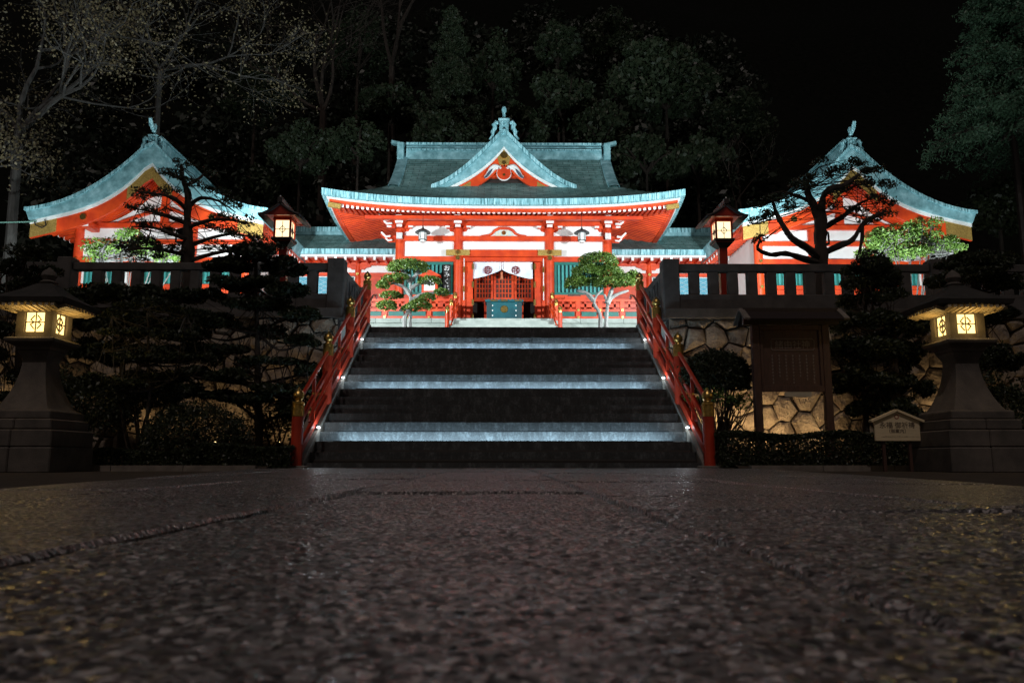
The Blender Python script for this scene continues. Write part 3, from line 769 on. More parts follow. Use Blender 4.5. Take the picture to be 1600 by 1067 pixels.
for (a, b) in ((-xd, -xd*.36), (-xd*.34, xd*.34), (xd*.36, xd)):
    z0, z1 = zd(471), zd(408); fw = .085
    f = MB().bx(a, b, YD, YD+.07, z1, z1+.3).bx(a, b, YD, YD+.07, z0, z0+.14).bx(a, a+fw, YD, YD+.07, z0+.14, z1).bx(b-fw, b, YD, YD+.07, z0+.14, z1).build('lattice_screen', RED, hall)
    nx = 5; nz = 8
    for i in range(1, nx): x = a+fw+(b-a-2*fw)*i/nx; MB().bx(x-.018, x+.018, YD+.012, YD+.055, z0+.14, z1).build('lattice_bar', RED, f)
    for i in range(1, nz): z = z0+.14+(z1-z0-.14)*i/nz; MB().bx(a+fw, b-fw, YD+.02, YD+.05, z-.016, z+.016).build('lattice_bar', RED, f)
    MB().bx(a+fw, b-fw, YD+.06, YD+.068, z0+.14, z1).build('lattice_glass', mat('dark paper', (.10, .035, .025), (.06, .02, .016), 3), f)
for x in (-xd*.62, -xd*.35, xd*.35, xd*.62): MB().bx(x-.05, x+.05, YD, YD+.1, ZF, zd(471)-.002).build('door_post', RED, hall)
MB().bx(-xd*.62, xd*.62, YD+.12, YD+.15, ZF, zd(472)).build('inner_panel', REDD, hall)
# side and back walls
for s in (-1, 1): MB().bx(s*XO-.06, s*XO+.06, YC+.17, 32.2, ZF, zc(347)).build('side_wall', RED, hall)
MB().bx(-XO, XO, 32.2, 32.3, ZF, zc(347)).build('back_wall', RED, hall)
# ---- veranda railing with green panels
YV = 25.66
def zv(py): return Zp(py, YV)
for s in (-1, 1):
    x0, x1 = s*Xp(868, YV), s*4.7
    a, b = sorted((x0, x1))
    vr = MB().bx(a, b, YV-.05, YV+.05, zv(487), zv(483.5)).bx(a, b, YV-.05, YV+.05, zv(498.0), zv(494.5)).bx(a, b, YV-.045, YV+.045, zv(471.5), zv(467.5)).build('veranda_railing', RED, hall)
    n = 4
    for i in range(n+1):
        x = a+(b-a)*i/n
        MB().bx(x-.07, x+.07, YV-.065, YV+.065, PZ-.01, zv(470)).build('railing_post', RED, vr)
        for py in (485, 496.2): MB().disc((x, zv(py)), .045, YV-.10, YV-.066, 10).build('gilt_stud', GOLD, vr)
        if i < n: 
            MB().bx(x+.12, a+(b-a)*(i+1)/n-.12, YV-.02, YV+.02, zv(494.3), zv(487.2)).build('green_panel', GREEN, vr)
            MB().bx(x+.072, a+(b-a)*(i+1)/n-.072, YV-.03, YV+.03, zv(480), zv(475)).build('middle_rail', RED, vr)
            for q in (.33, .67):
                xx = x+(b-a)/n*q; MB().bx(xx-.035, xx+.035, YV-.03, YV+.03, zv(483), zv(471.6)).build('baluster', RED, vr)
    # sloping rails of the wooden approach steps, gilt caps
    for (px, py0, py1, Y) in ((712, 459, 498, 25.75), (706, 470, 506, 25.3), (700, 481, 513, 24.75)):
        x = Xp(px, Y)*-s if s > 0 else Xp(px, Y); x = s*abs(Xp(px, Y))
        p = MB().lathe([(.07, 0), (.07, Zp(py0+5, Y)-Zp(py1, Y))], (x, Y, Zp(py1, Y)), 10).build('step_post', RED, vr, True)
        MB().lathe([(.075, 0), (.075, .08), (.05, .10), (.075, .15), (.06, .20), (.01, .25)], (x, Y, Zp(py0+8, Y)), 10).build('post_cap', GOLD, vr, True)
    xa = abs(Xp(712, 25.75)); xb = abs(Xp(700, 24.75))
    for dz in (0, -.22): MB().tube([(s*(xa-.12), 25.75, Zp(464, 25.75)+dz), (s*(xb-.12), 24.75, Zp(497, 24.75)+dz)], .025, 8).build('step_rail', RED, vr, True)
# ---- things in front of and inside the porch
cu = thing('curtain', 'white shrine curtain with two round dark red crests, gathered up in the middle', 'curtain', (0, YC+.03, zc(405)))
zt = zc(406.5); gridc = []
xa, xb = Xp(735.5, YC), Xp(832.5, YC); n = 48; cxm = (xa+xb)/2
def hem(x):
    u = abs(x-cxm)/((xb-xa)/2); return zc(418.5)+(zc(434.5)-zc(418.5))*min(1, (u*1.12))**.62 if u < .9 else zc(434.5)
for i in range(n+1):
    x = xa+(xb-xa)*i/n; zb = hem(x); row = []
    for j in range(15):
        v = j/14; z = zt+(zb-zt)*v
        y = YC+.15+.028*math.sin(x*9+v*2)*v+.022*math.sin(x*21-v*3)*v*(1-abs(x-cxm)/1.3)-.03*v
        row.append((x, y, z))
    gridc.append(row)
MB().sheet(gridc).build('cloth', CLOTH, cu, smooth=True).modifiers.new('thick', 'SOLIDIFY').thickness = .008
for s in (-1, 1):
    c = (cxm+s*Xp(787+22, YC)*1.0, zc(421.3))
    MB().ringy(c, .135, .155, YC+.085, YC+.097, 8).build('crest_ring', CREST, cu)
    MB().ringy(c, .105, .120, YC+.085, YC+.097, 20).build('crest_ring', CREST, cu)
    m = MB()
    for t in (-.038, .038): m.bx(c[0]+t-.013, c[0]+t+.013, YC+.083, YC+.095, c[1]-.09, c[1]+.09)
    m.build('crest_bar', CREST, cu)
    m = MB()
    for t in (-.035, .035): m.bx(c[0]-.09, c[0]+.09, YC+.081, YC+.082, c[1]+t-.012, c[1]+t+.012)
    m.build('crest_bar', CREST, cu)
MB().tube([(cxm, YC+.06, zc(407)), (cxm, YC+.05, zc(420))], .012, 6).build('gathering_cord', CREST, cu)
MB().lathe([(.02, 0), (.05, -.05), (.035, -.10), (.06, -.26), (.05, -.30)], (cxm, YC+.04, zc(424)), 8).build('tassel', mat('orange tassel', (.55, .16, .06), None, 20), cu, True)
YO = 25.95
def zo_(py): return Zp(py, YO)
xo0, xo1 = Xp(761, YO), Xp(815, YO); H = zo_(471)-PZ
ob = thing('offertory_box', 'teal cloth-draped offertory box with gilt crest before the curtain', 'offertory box', ((xo0+xo1)/2, YO, PZ))
MB().bx(xo0, xo1, YO-.3, YO+.3, PZ-.004, PZ+H-.08).build('case', TEALBOX, ob, bevel=.015)
MB().bx(xo0-.05, xo1+.05, YO-.34, YO+.34, PZ+H-.078, PZ+H).build('top_frame', TEALBOX, ob, bevel=.01)
for i in range(9):
    x = xo0+.06+(xo1-xo0-.12)*i/8; MB().bx(x-.025, x+.025, YO-.28, YO+.28, PZ+H+.001, PZ+H+.03).build('top_slat', TEALBOX, ob)
for s in (0, 1): MB().bx((xo0 if s == 0 else xo1-.16), (xo0+.16 if s == 0 else xo1), YO-.315, YO-.301, PZ+.0, PZ+H-.10).build('drape', mat('dark teal drape', (.006, .045, .055), None, 3), ob)
MB().disc(((xo0+xo1)/2, PZ+H*.52), .125, YO-.33, YO-.301, 16).build('gilt_crest', GOLD, ob, bevel=.01)
for x in (xo0+.2, xo1-.2):
    for q in (.2, .45, .7): MB().disc((x, PZ+H*q), .022, YO-.325, YO-.301, 8).build('stud', WPAINT, ob)
for x in (xo0+.25, (xo0+xo1)/2, xo1-.12): MB().bx(x-.12, x+.12, YO-.352, YO-.341, PZ+H-.06, PZ+H-.015).build('gilt_mount', GOLD, ob)
# hanging lanterns under the eave
for s in (-1, 1):
    px = 660 if s < 0 else 909.5; YH = 26.0; x = Xp(px, YH)
    lz = lambda py: Zp(py, YH)
    h = thing('hanging_lantern', 'white hanging lantern with dark round hat, in front of the %s' % ('fortune slip sign board bay' if s < 0 else 'bay without a sign board'), 'lantern', (x, YH, lz(380)), 'lanterns hanging from the main eave')
    MB().lathe([(.135, 0), (.135, lz(364)-lz(376))], (x, YH, lz(376)), 6).build('paper_body', WPAINT, h)
    MB().lathe([(.10, 0), (.11, lz(376)-lz(379)-.004)], (x, YH, lz(379)), 6).build('lower_ring', WPAINT, h)
    MB().lathe([(.27, 0), (.265, .025), (.16, .10), (.05, .15), (.02, .22), (.012, .26)], (x, YH, lz(364.5)), 20).build('hat', mat('blackened copper', (.04, .06, .065), None, 6, .5), h, True)
    for i in range(6):
        w = math.pi*i/3; MB().tube([(x+.138*math.cos(w), YH+.138*math.sin(w), lz(376.5)), (x+.138*math.cos(w), YH+.138*math.sin(w), lz(364.4))], .009, 5).build('frame_bar', STEEL, h)
    MB().ringy((x, 0), .1, .1, 0, 0, 3)
    MB().lathe([(.143, 0), (.143, .02)], (x, YH, lz(376.2)), 12).build('frame_ring', STEEL, h)
    MB().tube([(x, YH, lz(364.5)+.24), (x, YH, zs(x, YH)-.1)], .008, 5).build('chain', STEEL, h)
# fortune slip board and stand in one side bay, little stand in the other
YS = 26.75; x0, x1 = Xp(692.5, YS), Xp(704.5, YS)
b = thing('hanging_sign_board', 'tall narrow black sign board with white brush lettering beside the entrance', 'sign', ((x0+x1)/2, YS, Zp(457, YS)))
MB().bx(x0, x1, YS-.02, YS+.13, Zp(457, YS), Zp(413.5, YS)).build('board', INK, b, bevel=.006)
for i, ch in enumerate('おみくじ'): text(ch, .22, ((x0+x1)/2, YS-.024, Zp(420+10.2*i, YS)), INKW, b)
YS = 26.35; x0, x1 = Xp(655, YS), Xp(690, YS)
b = thing('fortune_stand', 'small red roofed fortune slip stand between clipped tree and sign board', 'stand', ((x0+x1)/2, YS, PZ))
MB().prism([(x0, Zp(433, YS)), (x1, Zp(433, YS)), (x1-.1, Zp(430.5, YS)), ((x0+x1)/2+.03, Zp(424, YS)), ((x0+x1)/2-.03, Zp(424, YS)), (x0+.1, Zp(430.5, YS))], YS-.2, YS+.2).build('roof', RED, b)
MB().bx(x0+.12, x1-.12, YS-.14, YS+.14, Zp(460, YS), Zp(433.2, YS)).build('cabinet', RED, b)
MB().bx(x0+.2, x1-.2, YS-.155, YS-.141, Zp(456, YS), Zp(437, YS)).build('slip_rack', WHITE, b)
for x in (x0+.16, x1-.16): MB().bx(x-.035, x+.035, YS-.1, YS+.1, PZ-.004, Zp(460.2, YS)).build('leg', RED, b)
YS = 26.2; x0, x1 = Xp(881, YS), Xp(913, YS)
b = thing('offering_table', 'low red table with a dark tray, beside the clipped tree with spreading crown', 'table', ((x0+x1)/2, YS, PZ))
MB().bx(x0, x1, YS-.2, YS+.2, Zp(469, YS), Zp(464.5, YS)).build('table_top', RED, b)
for x in (x0+.06, x1-.06): MB().bx(x-.04, x+.04, YS-.15, YS+.15, PZ-.004, Zp(469.2, YS)).build('leg', RED, b)
MB().bx(x0+.12, x1-.16, YS-.16, YS+.1, Zp(464.4, YS), Zp(460.8, YS)).build('tray', BROWN, b)
# ------------------------------------------------------------------ side corridors
YQ = 29.0
def zq(py, Y=YQ): return Zp(py, Y)
def corridor(mx, label):
    global MX
    MX = mx; t = thing('side_corridor', label, 'corridor', (6.5, YQ, PZ))
    xa, xb = XO+.12, 11.5
    MB().bx(4.76, 15, 27.6, 33.5, TZ-.05, PZ-.004).build('podium', STONE, t)
    ye = 28.0; yr = 30.2; zt = Zp(389, ye); zr = Zp(366, yr)
    n = 8; prof = [(ye+(yr-ye)*i/n, zt+(zr-zt)*(.8*i/n+.2*(i/n)**2)) for i in range(n+1)]
    prof += [(2*yr-y, z) for y, z in prof[::-1][1:]]
    MB().sheet([[(x, y, z) for x in (xa, (xa+xb)/2, xb)] for y, z in prof]).build('roof', ROOF, t, smooth=True)
    MB().bx(xa, xb, ye-.0, ye+.3, Zp(397.5, ye), zt-.002).build('eave_edge', FASC, t)
    MB().bx(xa, xb, ye+.06, ye+.25, Zp(401.2, ye+.06), Zp(397.5, ye)-.003).build('white_fascia', WPAINT, t)
    MB().bx(xa, xb, yr-.18, yr+.18, zr-.1, Zp(357.5, yr)).build('ridge', FASC, t)
    MB().bx(xa, xb, yr-.24, yr+.24, zr-.12, zr+.02).build('ridge_course', ROOFB, t)
    zs_ = Zp(401.4, ye+.1)
    MB().prismx([(ye+.12, zs_), (2*yr-ye-.12, zs_+.0), (2*yr-ye-.12, zs_+.02), (yr, zr-.2), (ye+.12, zs_+.03)], xa, xb).build('soffit', RED, t)
    x = xa+.25
    while x < xb:
        r = MB().bx(x-.04, x+.04, ye+.14, YQ, zs_-.085, zs_-.002).build('rafter', RED, t)
        MB().bx(x-.045, x+.045, ye+.12, ye+.138, Zp(406.5, ye+.1), zs_-.001).build('painted_end', WPAINT, r); x += .36
    MB().bx(xa, xb, YQ-.10, YQ+.10, zq(416), zs_-.02).build('beam', RED, t)
    MB().bx(xa, xb, YQ-.08, YQ+.08, zq(432.5), zq(427.5)).build('beam', RED, t)
    MB().bx(xa, xb, YQ+.0, YQ+.04, zq(427.4), zq(416.1)).build('plaster_panel', WHITE, t)
    MB().bx(xa, xb, YQ+.02, YQ+.06, PZ-.01, zq(432.6)).build('wall_panel', WHITE, t)
    MB().bx(xa, xb, YQ-.05, YQ+.0, PZ-.01, zq(466)).build('dado', RED, t)
    for i, px in enumerate((1013, 1079, 1145, 1205)):
        x = Xp(px, YQ)
        if x > xb: continue
        MB().lathe([(.12, 0), (.12, zq(410)-PZ)], (x, YQ, PZ-.01), 14).build('column', RED, t, True)
        m = MB().prism([(x-.5, zq(416.2)), (x-.48, zq(418)), (x-.3, zq(420)), (x-.24, zq(422.5)), (x+.24, zq(422.5)), (x+.3, zq(420)), (x+.48, zq(418)), (x+.5, zq(416.2))], YQ-.09, YQ-.005); m.build('bracket', RED, t)
        MB().disc((x, zq(430)), .06, YQ-.17, YQ-.10, 10).build('gilt_boss', GOLD, t)
    # red boarding next to the hall, then windows with diamond lattice
    MB().bx(xa, Xp(1013, YQ)-.1, YQ-.04, YQ+.019, zq(466), zq(432.6)).build('boarding', RED, t)
    for (pa, pb) in ((1022, 1042), (1054, 1074), (1086, 1108), (1152, 1176)):
        a, b = Xp(pa, YQ), Xp(pb, YQ); z0, z1 = zq(466), zq(434)
        w = MB().bx(a, b, YQ-.01, YQ+.018, z0, z1).build('window', BLUEG, t)
        MB().bx(a-.06, a, YQ-.05, YQ+.018, z0, z1).bx(b, b+.06, YQ-.05, YQ+.018, z0, z1).build('window_frame', GREEN, w)
        m = MB(); nn = 5; hh = (z1-z0)/nn; ww = b-a
        for k in range(-2, nn+1):
            for sgn in (1, -1):
                za = z0+hh*k if sgn > 0 else z0+hh*(k+1.6); zb = za+sgn*hh*1.6
                pa_, pb_ = (a, za), (b, zb)
                if min(za, zb) < z0-.01 or max(za, zb) > z1+.01: continue
                m.bar((a, YQ-.018, za), (b, YQ-.018, zb), .012, .028, (0, -1, 0))
        if m.v: m.build('lattice', mat('pale lattice paint', (.45, .62, .68), None, 4), w)
    MX = 1
corridor(1, 'low copper-roofed corridor with diamond lattice windows beside the gnarled tree')
corridor(-1, 'low copper-roofed corridor with diamond lattice windows beside the tall layered tree')
# ------------------------------------------------------------------ gabled wings
YG = 23.6; XW = U(1338, 300, YG).x
def wing(mx, label):
    global MX
    MX = mx; t = thing('gabled_wing', label, 'shrine hall', (XW, YG+1.3, PZ))
    def at(pts): return [(XW+x, z) for x, z in pts]
    def sym(c): return [(XW-x, z) for x, z in c[::-1]]+[(XW+x, z) for x, z in c[1:]]
    top = cv([(0, 228), (26, 252), (54, 276), (93, 301), (140, 321), (188, 331)], YG, 28, 1338)
    bot = cv([(0, 257), (24, 284), (65, 311), (117, 333), (168, 346), (182, 348)], YG, 28, 1338)
    MB().bx(XW-3.4, XW+3.4, YG+.9, 34, TZ-.05, PZ-.004).build('podium', STONE, t)
    rf = MB().strip_solid(sym(top), sym(bot), YG, 33.5).build('roof', ROOFB, t, smooth=True)
    MB().strip_solid(sym(shift(top, .03)), sym(shift(top, -.07)), YG-.06, YG+.45).build('edge_roll', FASC, rf, smooth=True)
    for k, y in enumerate([YG+.9+.42*i for i in range(20)]):     # standing seams
        MB().strip_solid(sym(shift(top, .035)), sym(shift(top, .0)), y, y+.05).build('roof_seam', ROOFB, rf, smooth=True)
    MB().strip_solid(sym(bot), sym(shift(bot, -.105)), YG+.06, YG+.2).build('white_fascia', WPAINT, rf, smooth=True)
    bw = lambda x: .40+.04*x/bot[-1][0]
    MB().strip_solid(sym(shift(bot, -.108)), sym([(x, z-.108-bw(x)) for x, z in bot]), YG+.11, YG+.21).build('barge_board', RED, rf, smooth=True)
    for s in (-1, 1):
        e = [(x, z) for x, z in bot if x > 2.75]; tp = [(XW+s*x, z-.112) for x, z in e]; bt = [(XW+s*x, z-.10-bw(x)) for x, z in e]
        if s < 0: tp, bt = tp[::-1], bt[::-1]
        MB().strip_solid(tp, bt, YG+.095, YG+.108).build('gilt_end', GOLDF, rf)
        MB().disc((XW+s*2.0, np.interp(2.0, [p[0] for p in bot], [p[1] for p in bot])-.30), .10, YG+.06, YG+.108, 12).build('gilt_boss', GOLD, rf)
    e = [(x, z) for x, z in bot if x < .75]
    MB().strip_solid(sym(shift(e, -.115)), sym([(x, z-.10-bw(x)) for x, z in e]), YG+.095, YG+.108).build('gilt_apex', GOLDF, rf)
    # underside boards and the bars that follow the slope
    MB().strip_solid(sym(shift(bot, -.004)), sym(shift(bot, -.03)), YG+.21, 33.4).build('soffit', RED, rf, smooth=True)
    for i in range(7):
        y = YG+.30+.165*i; MB().strip_solid(sym(shift(bot, -.031)), sym(shift(bot, -.13)), y, y+.075).build('rafter', RED, rf, smooth=True)
    bx_, bz_ = [p[0] for p in bot], [p[1] for p in bot]
    zb = lambda x: float(np.interp(abs(x), bx_, bz_))
    for s in (-1, 1):                                            # eave rafters with white ends along both long sides
        y = YG+1.5
        while y < 33:
            xo = bot[-1][0]-.10; xi = 2.6
            r = MB().bar((XW+s*xo, y, zb(xo)-.09), (XW+s*xi, y, zb(xi)-.09), .08, .10).build('eave_rafter', RED, rf)
            MB().bx(XW+s*xo-.012, XW+s*xo+.012, y-.045, y+.045, zb(xo)-.15, zb(xo)-.04).build('painted_end', WPAINT, r); y += .34
    # ridge with its ornament
    zt = top[0][1]
    rg = MB().bx(XW-.2, XW+.2, YG+.25, 33.4, zt-.25, zt+.20).bx(XW-.26, XW+.26, YG+.2, 33.4, zt+.20, zt+.27).build('ridge', ROOFB, rf)
    o = finial((XW, YG+.12, zt+.02), rf, .78)
    MB().tube([(XW, YG+.15, zt+.40), (XW, YG-.1, zt+.56), (XW-.02, YG-.25, zt+.72)], [.06, .07, .05], 8).build('ornament_beak', FASC, o, True)
    # gable wall
    YW = YG+1.35; zz = lambda py: Zp(py, YW); XWc = XW
    hw = 2.75
    inner = [(x, z-.16) for x, z in bot if x < hw]
    tb = zz(352)
    MB().strip_solid(sym(inner), [(x, tb) for x, z in sym(inner)], YW, YW+.05).build('pediment', WHITE, t)
    beamz = [(zz(359), tb, .14), (zz(384), zz(377), .11), (zz(414), zz(405), .12), (zz(452), zz(446), .09)]
    for k, (a, b, d) in enumerate(beamz): MB().bx(XWc-hw-.35*(k == 0), XWc+hw+.35*(k == 0), YW-d, YW+.04, a, b).build('beam', RED, t, bevel=.008)
    for s in (-1, 1):
        MB().bar((XWc+s*.1, YW-.05, zb(.1)-.45), (XWc+s*(hw-.2), YW-.05, tb+.08), .09, .2, (0, -1, 0)).build('diagonal_strut', RED, t)
        MB().bar((XWc+s*.1, YW-.04, zb(.1)-1.05), (XWc+s*(hw-1.3), YW-.04, tb+.02), .08, .14, (0, -1, 0)).build('diagonal_strut', RED, t)
        for py, L in ((352, 1.0), (361, .7)):                     # purlin noses with white ends
            x = XWc+s*(2.45 if py == 352 else 2.25)
            p = MB().bx(x-.13, x+.13, YW-L, YW, zz(py+4.5), zz(py-4.5)).build('purlin', RED, t)
            MB().bx(x-.126, x+.126, YW-L-.012, YW-L-.001, zz(py+4.5)+.005, zz(py-4.5)-.005).build('painted_end', WPAINT, p)
    MB().bx(XWc-.13, XWc+.13, YW-.09, YW+.02, tb, zb(0)-.4).build('king_post', RED, t)
    for k, x in enumerate((-hw, -.95, .95, hw)):
        MB().lathe([(.15, 0), (.15, tb-PZ)], (XWc+x, YW, PZ-.01), 14).build('column', RED, t, True)
        for py in (409, 449):
            MB().disc((XWc+x, zz(py)), .06, YW-.22, YW-.14, 10).build('gilt_boss', GOLD, t)
    MB().bx(XWc-hw, XWc+hw, YW, YW+.05, zz(414), tb-.01).build('plaster_wall', WHITE, t)
    MB().bx(XWc-hw, XWc+hw, YW+.0, YW+.05, PZ-.01, zz(452.2)).build('dado', RED, t)
    MB().bx(XWc-hw, XWc+hw, YW+.01, YW+.06, zz(452), zz(414.2)).build('plaster_wall', WHITE, t)
    for a, b in ((-2.5, -1.2), (-.7, .7), (1.2, 2.5)):
        w = MB().bx(XWc+a, XWc+b, YW-.04, YW+.005, zz(446), zz(414.5)).build('window_frame', GREEN, t)
        n = 9
        for i in range(n):
            x = XWc+a+.06+(b-a-.12)*(i+.5)/n; MB().bx(x-.03, x+.03, YW-.075, YW-.041, zz(445), zz(415.5)).build('window_slat', GREENL, w)
    for s in (-1, 1): MB().bx(XWc+s*hw-.05, XWc+s*hw+.05, YW+.15, 33, PZ-.01, zb(hw)-.15).build('side_wall', WHITE, t)
    MX = 1
wing(1, 'gabled vermilion wing with curved copper roof behind the gnarled bare-limbed tree')
wing(-1, 'gabled vermilion wing with curved copper roof behind the tall layered tree')
cx = U(45, 338, YG); 
ca = thing('overhead_cable', 'thin pale green cable running off from the wing eave tip', 'cable', (cx.x, YG, cx.z))
far = U(-60, 349, YG)
MB().tube([(cx.x+.25, YG, cx.z-.15), (cx.x+.05, YG, cx.z-.18), (cx.x-.4, YG, cx.z-.19), tuple(far)], .022, 6).build('cable_line', mat('pale green cable', (.16, .34, .28), None, 4), ca)
MB().tube([U(70, 343, YG), U(72, 352, YG), U(66, 356, YG), U(56, 352, YG), U(54, 346, YG)], .02, 6).build('cable_hook', STEEL, ca)
# ------------------------------------------------------------------ lit red lanterns on posts
def post_lantern(mx, label):
    global MX
    MX = mx; Y = 16.5; X = U(1128, 370, Y).x; z = lambda py: Zp(py, Y)
    t = thing('post_lantern', label, 'lantern', (X, Y, TZ), 'red post lanterns behind the balustrades')
    MB().bx(X-.085, X+.085, Y-.085, Y+.085, TZ-.005, z(386)).build('post', REDD, t, bevel=.01)
    MB().lathe([(.09, 0), (.15, .06), (.22, .14), (.22, .18)], (X, Y, z(388)), sq=True).build('bracket', DARKW, t)
    b0, b1 = z(378.5), z(347); h = .168
    for sx in (-1, 1):
        for sy in (-1, 1): MB().bx(X+sx*h-.02, X+sx*h+.02, Y+sy*h-.02, Y+sy*h+.02, b0, b1).build('corner_post', RED, t)
    for (za, zb_) in ((b0-.03, b0+.025), (b1-.03, b1+.03)): MB().lathe([(h+.03, 0), (h+.03, zb_-za)], (X, Y, za), sq=True).build('frame', RED, t)
    for (sx, sy) in ((0, -1), (1, 0), (-1, 0), (0, 1)):
        p = MB()
        if sx == 0: p.bx(X-h+.02, X+h-.02, Y+sy*(h-.012)-.004, Y+sy*(h-.012)+.004, b0+.025, b1-.03)
        else: p.bx(X+sx*(h-.012)-.004, X+sx*(h-.012)+.004, Y-h+.02, Y+h-.02, b0+.025, b1-.03)
        p = p.build('paper_pane', LAMPW, t)
        zc_ = (b0+b1)/2; M = Matrix.Rotation(0 if sx == 0 else math.pi/2, 3, 'Z')
        q = MB(); off = h+.002
        for (a, b) in (((-.145, 0), (.145, 0)), ((0, -.18), (0, .18)), ((-.07, 0), (0, .08)), ((0, .08), (.07, 0)), ((.07, 0), (0, -.08)), ((0, -.08), (-.07, 0))):
            A = M @ Vector((a[0], 0, a[1])); B = M @ Vector((b[0], 0, b[1])); o = Vector((X+sx*off, Y+sy*off, zc_))
            q.bar(o+A, o+B, .010, .014, (sx, sy, 0) if (sx, sy) != (0, 0) else (0, 1, 0))
        q.build('pane_lattice', DARKW, p)
    # hipped gable roof with upturned eaves
    e = .45; zt = z(326); ze = z(348); n = 10
    for s in (-1, 1):
        g = []
        for i in range(n+1):
            u = i/n; g.append([(X+s*e*u, Y-.44-.05*u, zt+(ze-zt)*(1.25*u-.25*u*u)+.05*u**4), (X+s*e*u, Y+.44+.05*u, zt+(ze-zt)*(1.25*u-.25*u*u)+.05*u**4)])
        o = MB().sheet(g if s < 0 else g[::-1]).build('roof_slope', DARKW, t, smooth=True); o.modifiers.new('thick', 'SOLIDIFY').thickness = .05
    MB().bx(X-.05, X+.05, Y-.46, Y+.46, zt-.02, zt+.09).build('roof_ridge', DARKW, t)
    for i in range(5): MB().lathe([(.018, 0), (.022, .02), (.008, .05)], (X, Y-.42+.21*i, zt+.088), 6).build('ridge_stud', WPAINT, t)
    for y in (Y-.39, Y+.39): MB().prism([(X-.34, ze+.03), (X+.34, ze+.03), (X, zt-.06)], y-.02, y+.02).build('gable_board', REDD, t)
    MB().bx(X-.30, X+.30, Y-.37, Y+.37, b1+.031, b1+.07).build('eave_frame', RED, t)
    light('POINT', 'lamp_light', (X, Y, (b0+b1)/2), None, 14, (1, .68, .3), t, radius=.08)
    MX = 1
post_lantern(1, 'lit red wooden lantern on a post behind the balustrade beside the gnarled tree')
post_lantern(-1, 'lit red wooden lantern on a post behind the balustrade beside the layered trees')
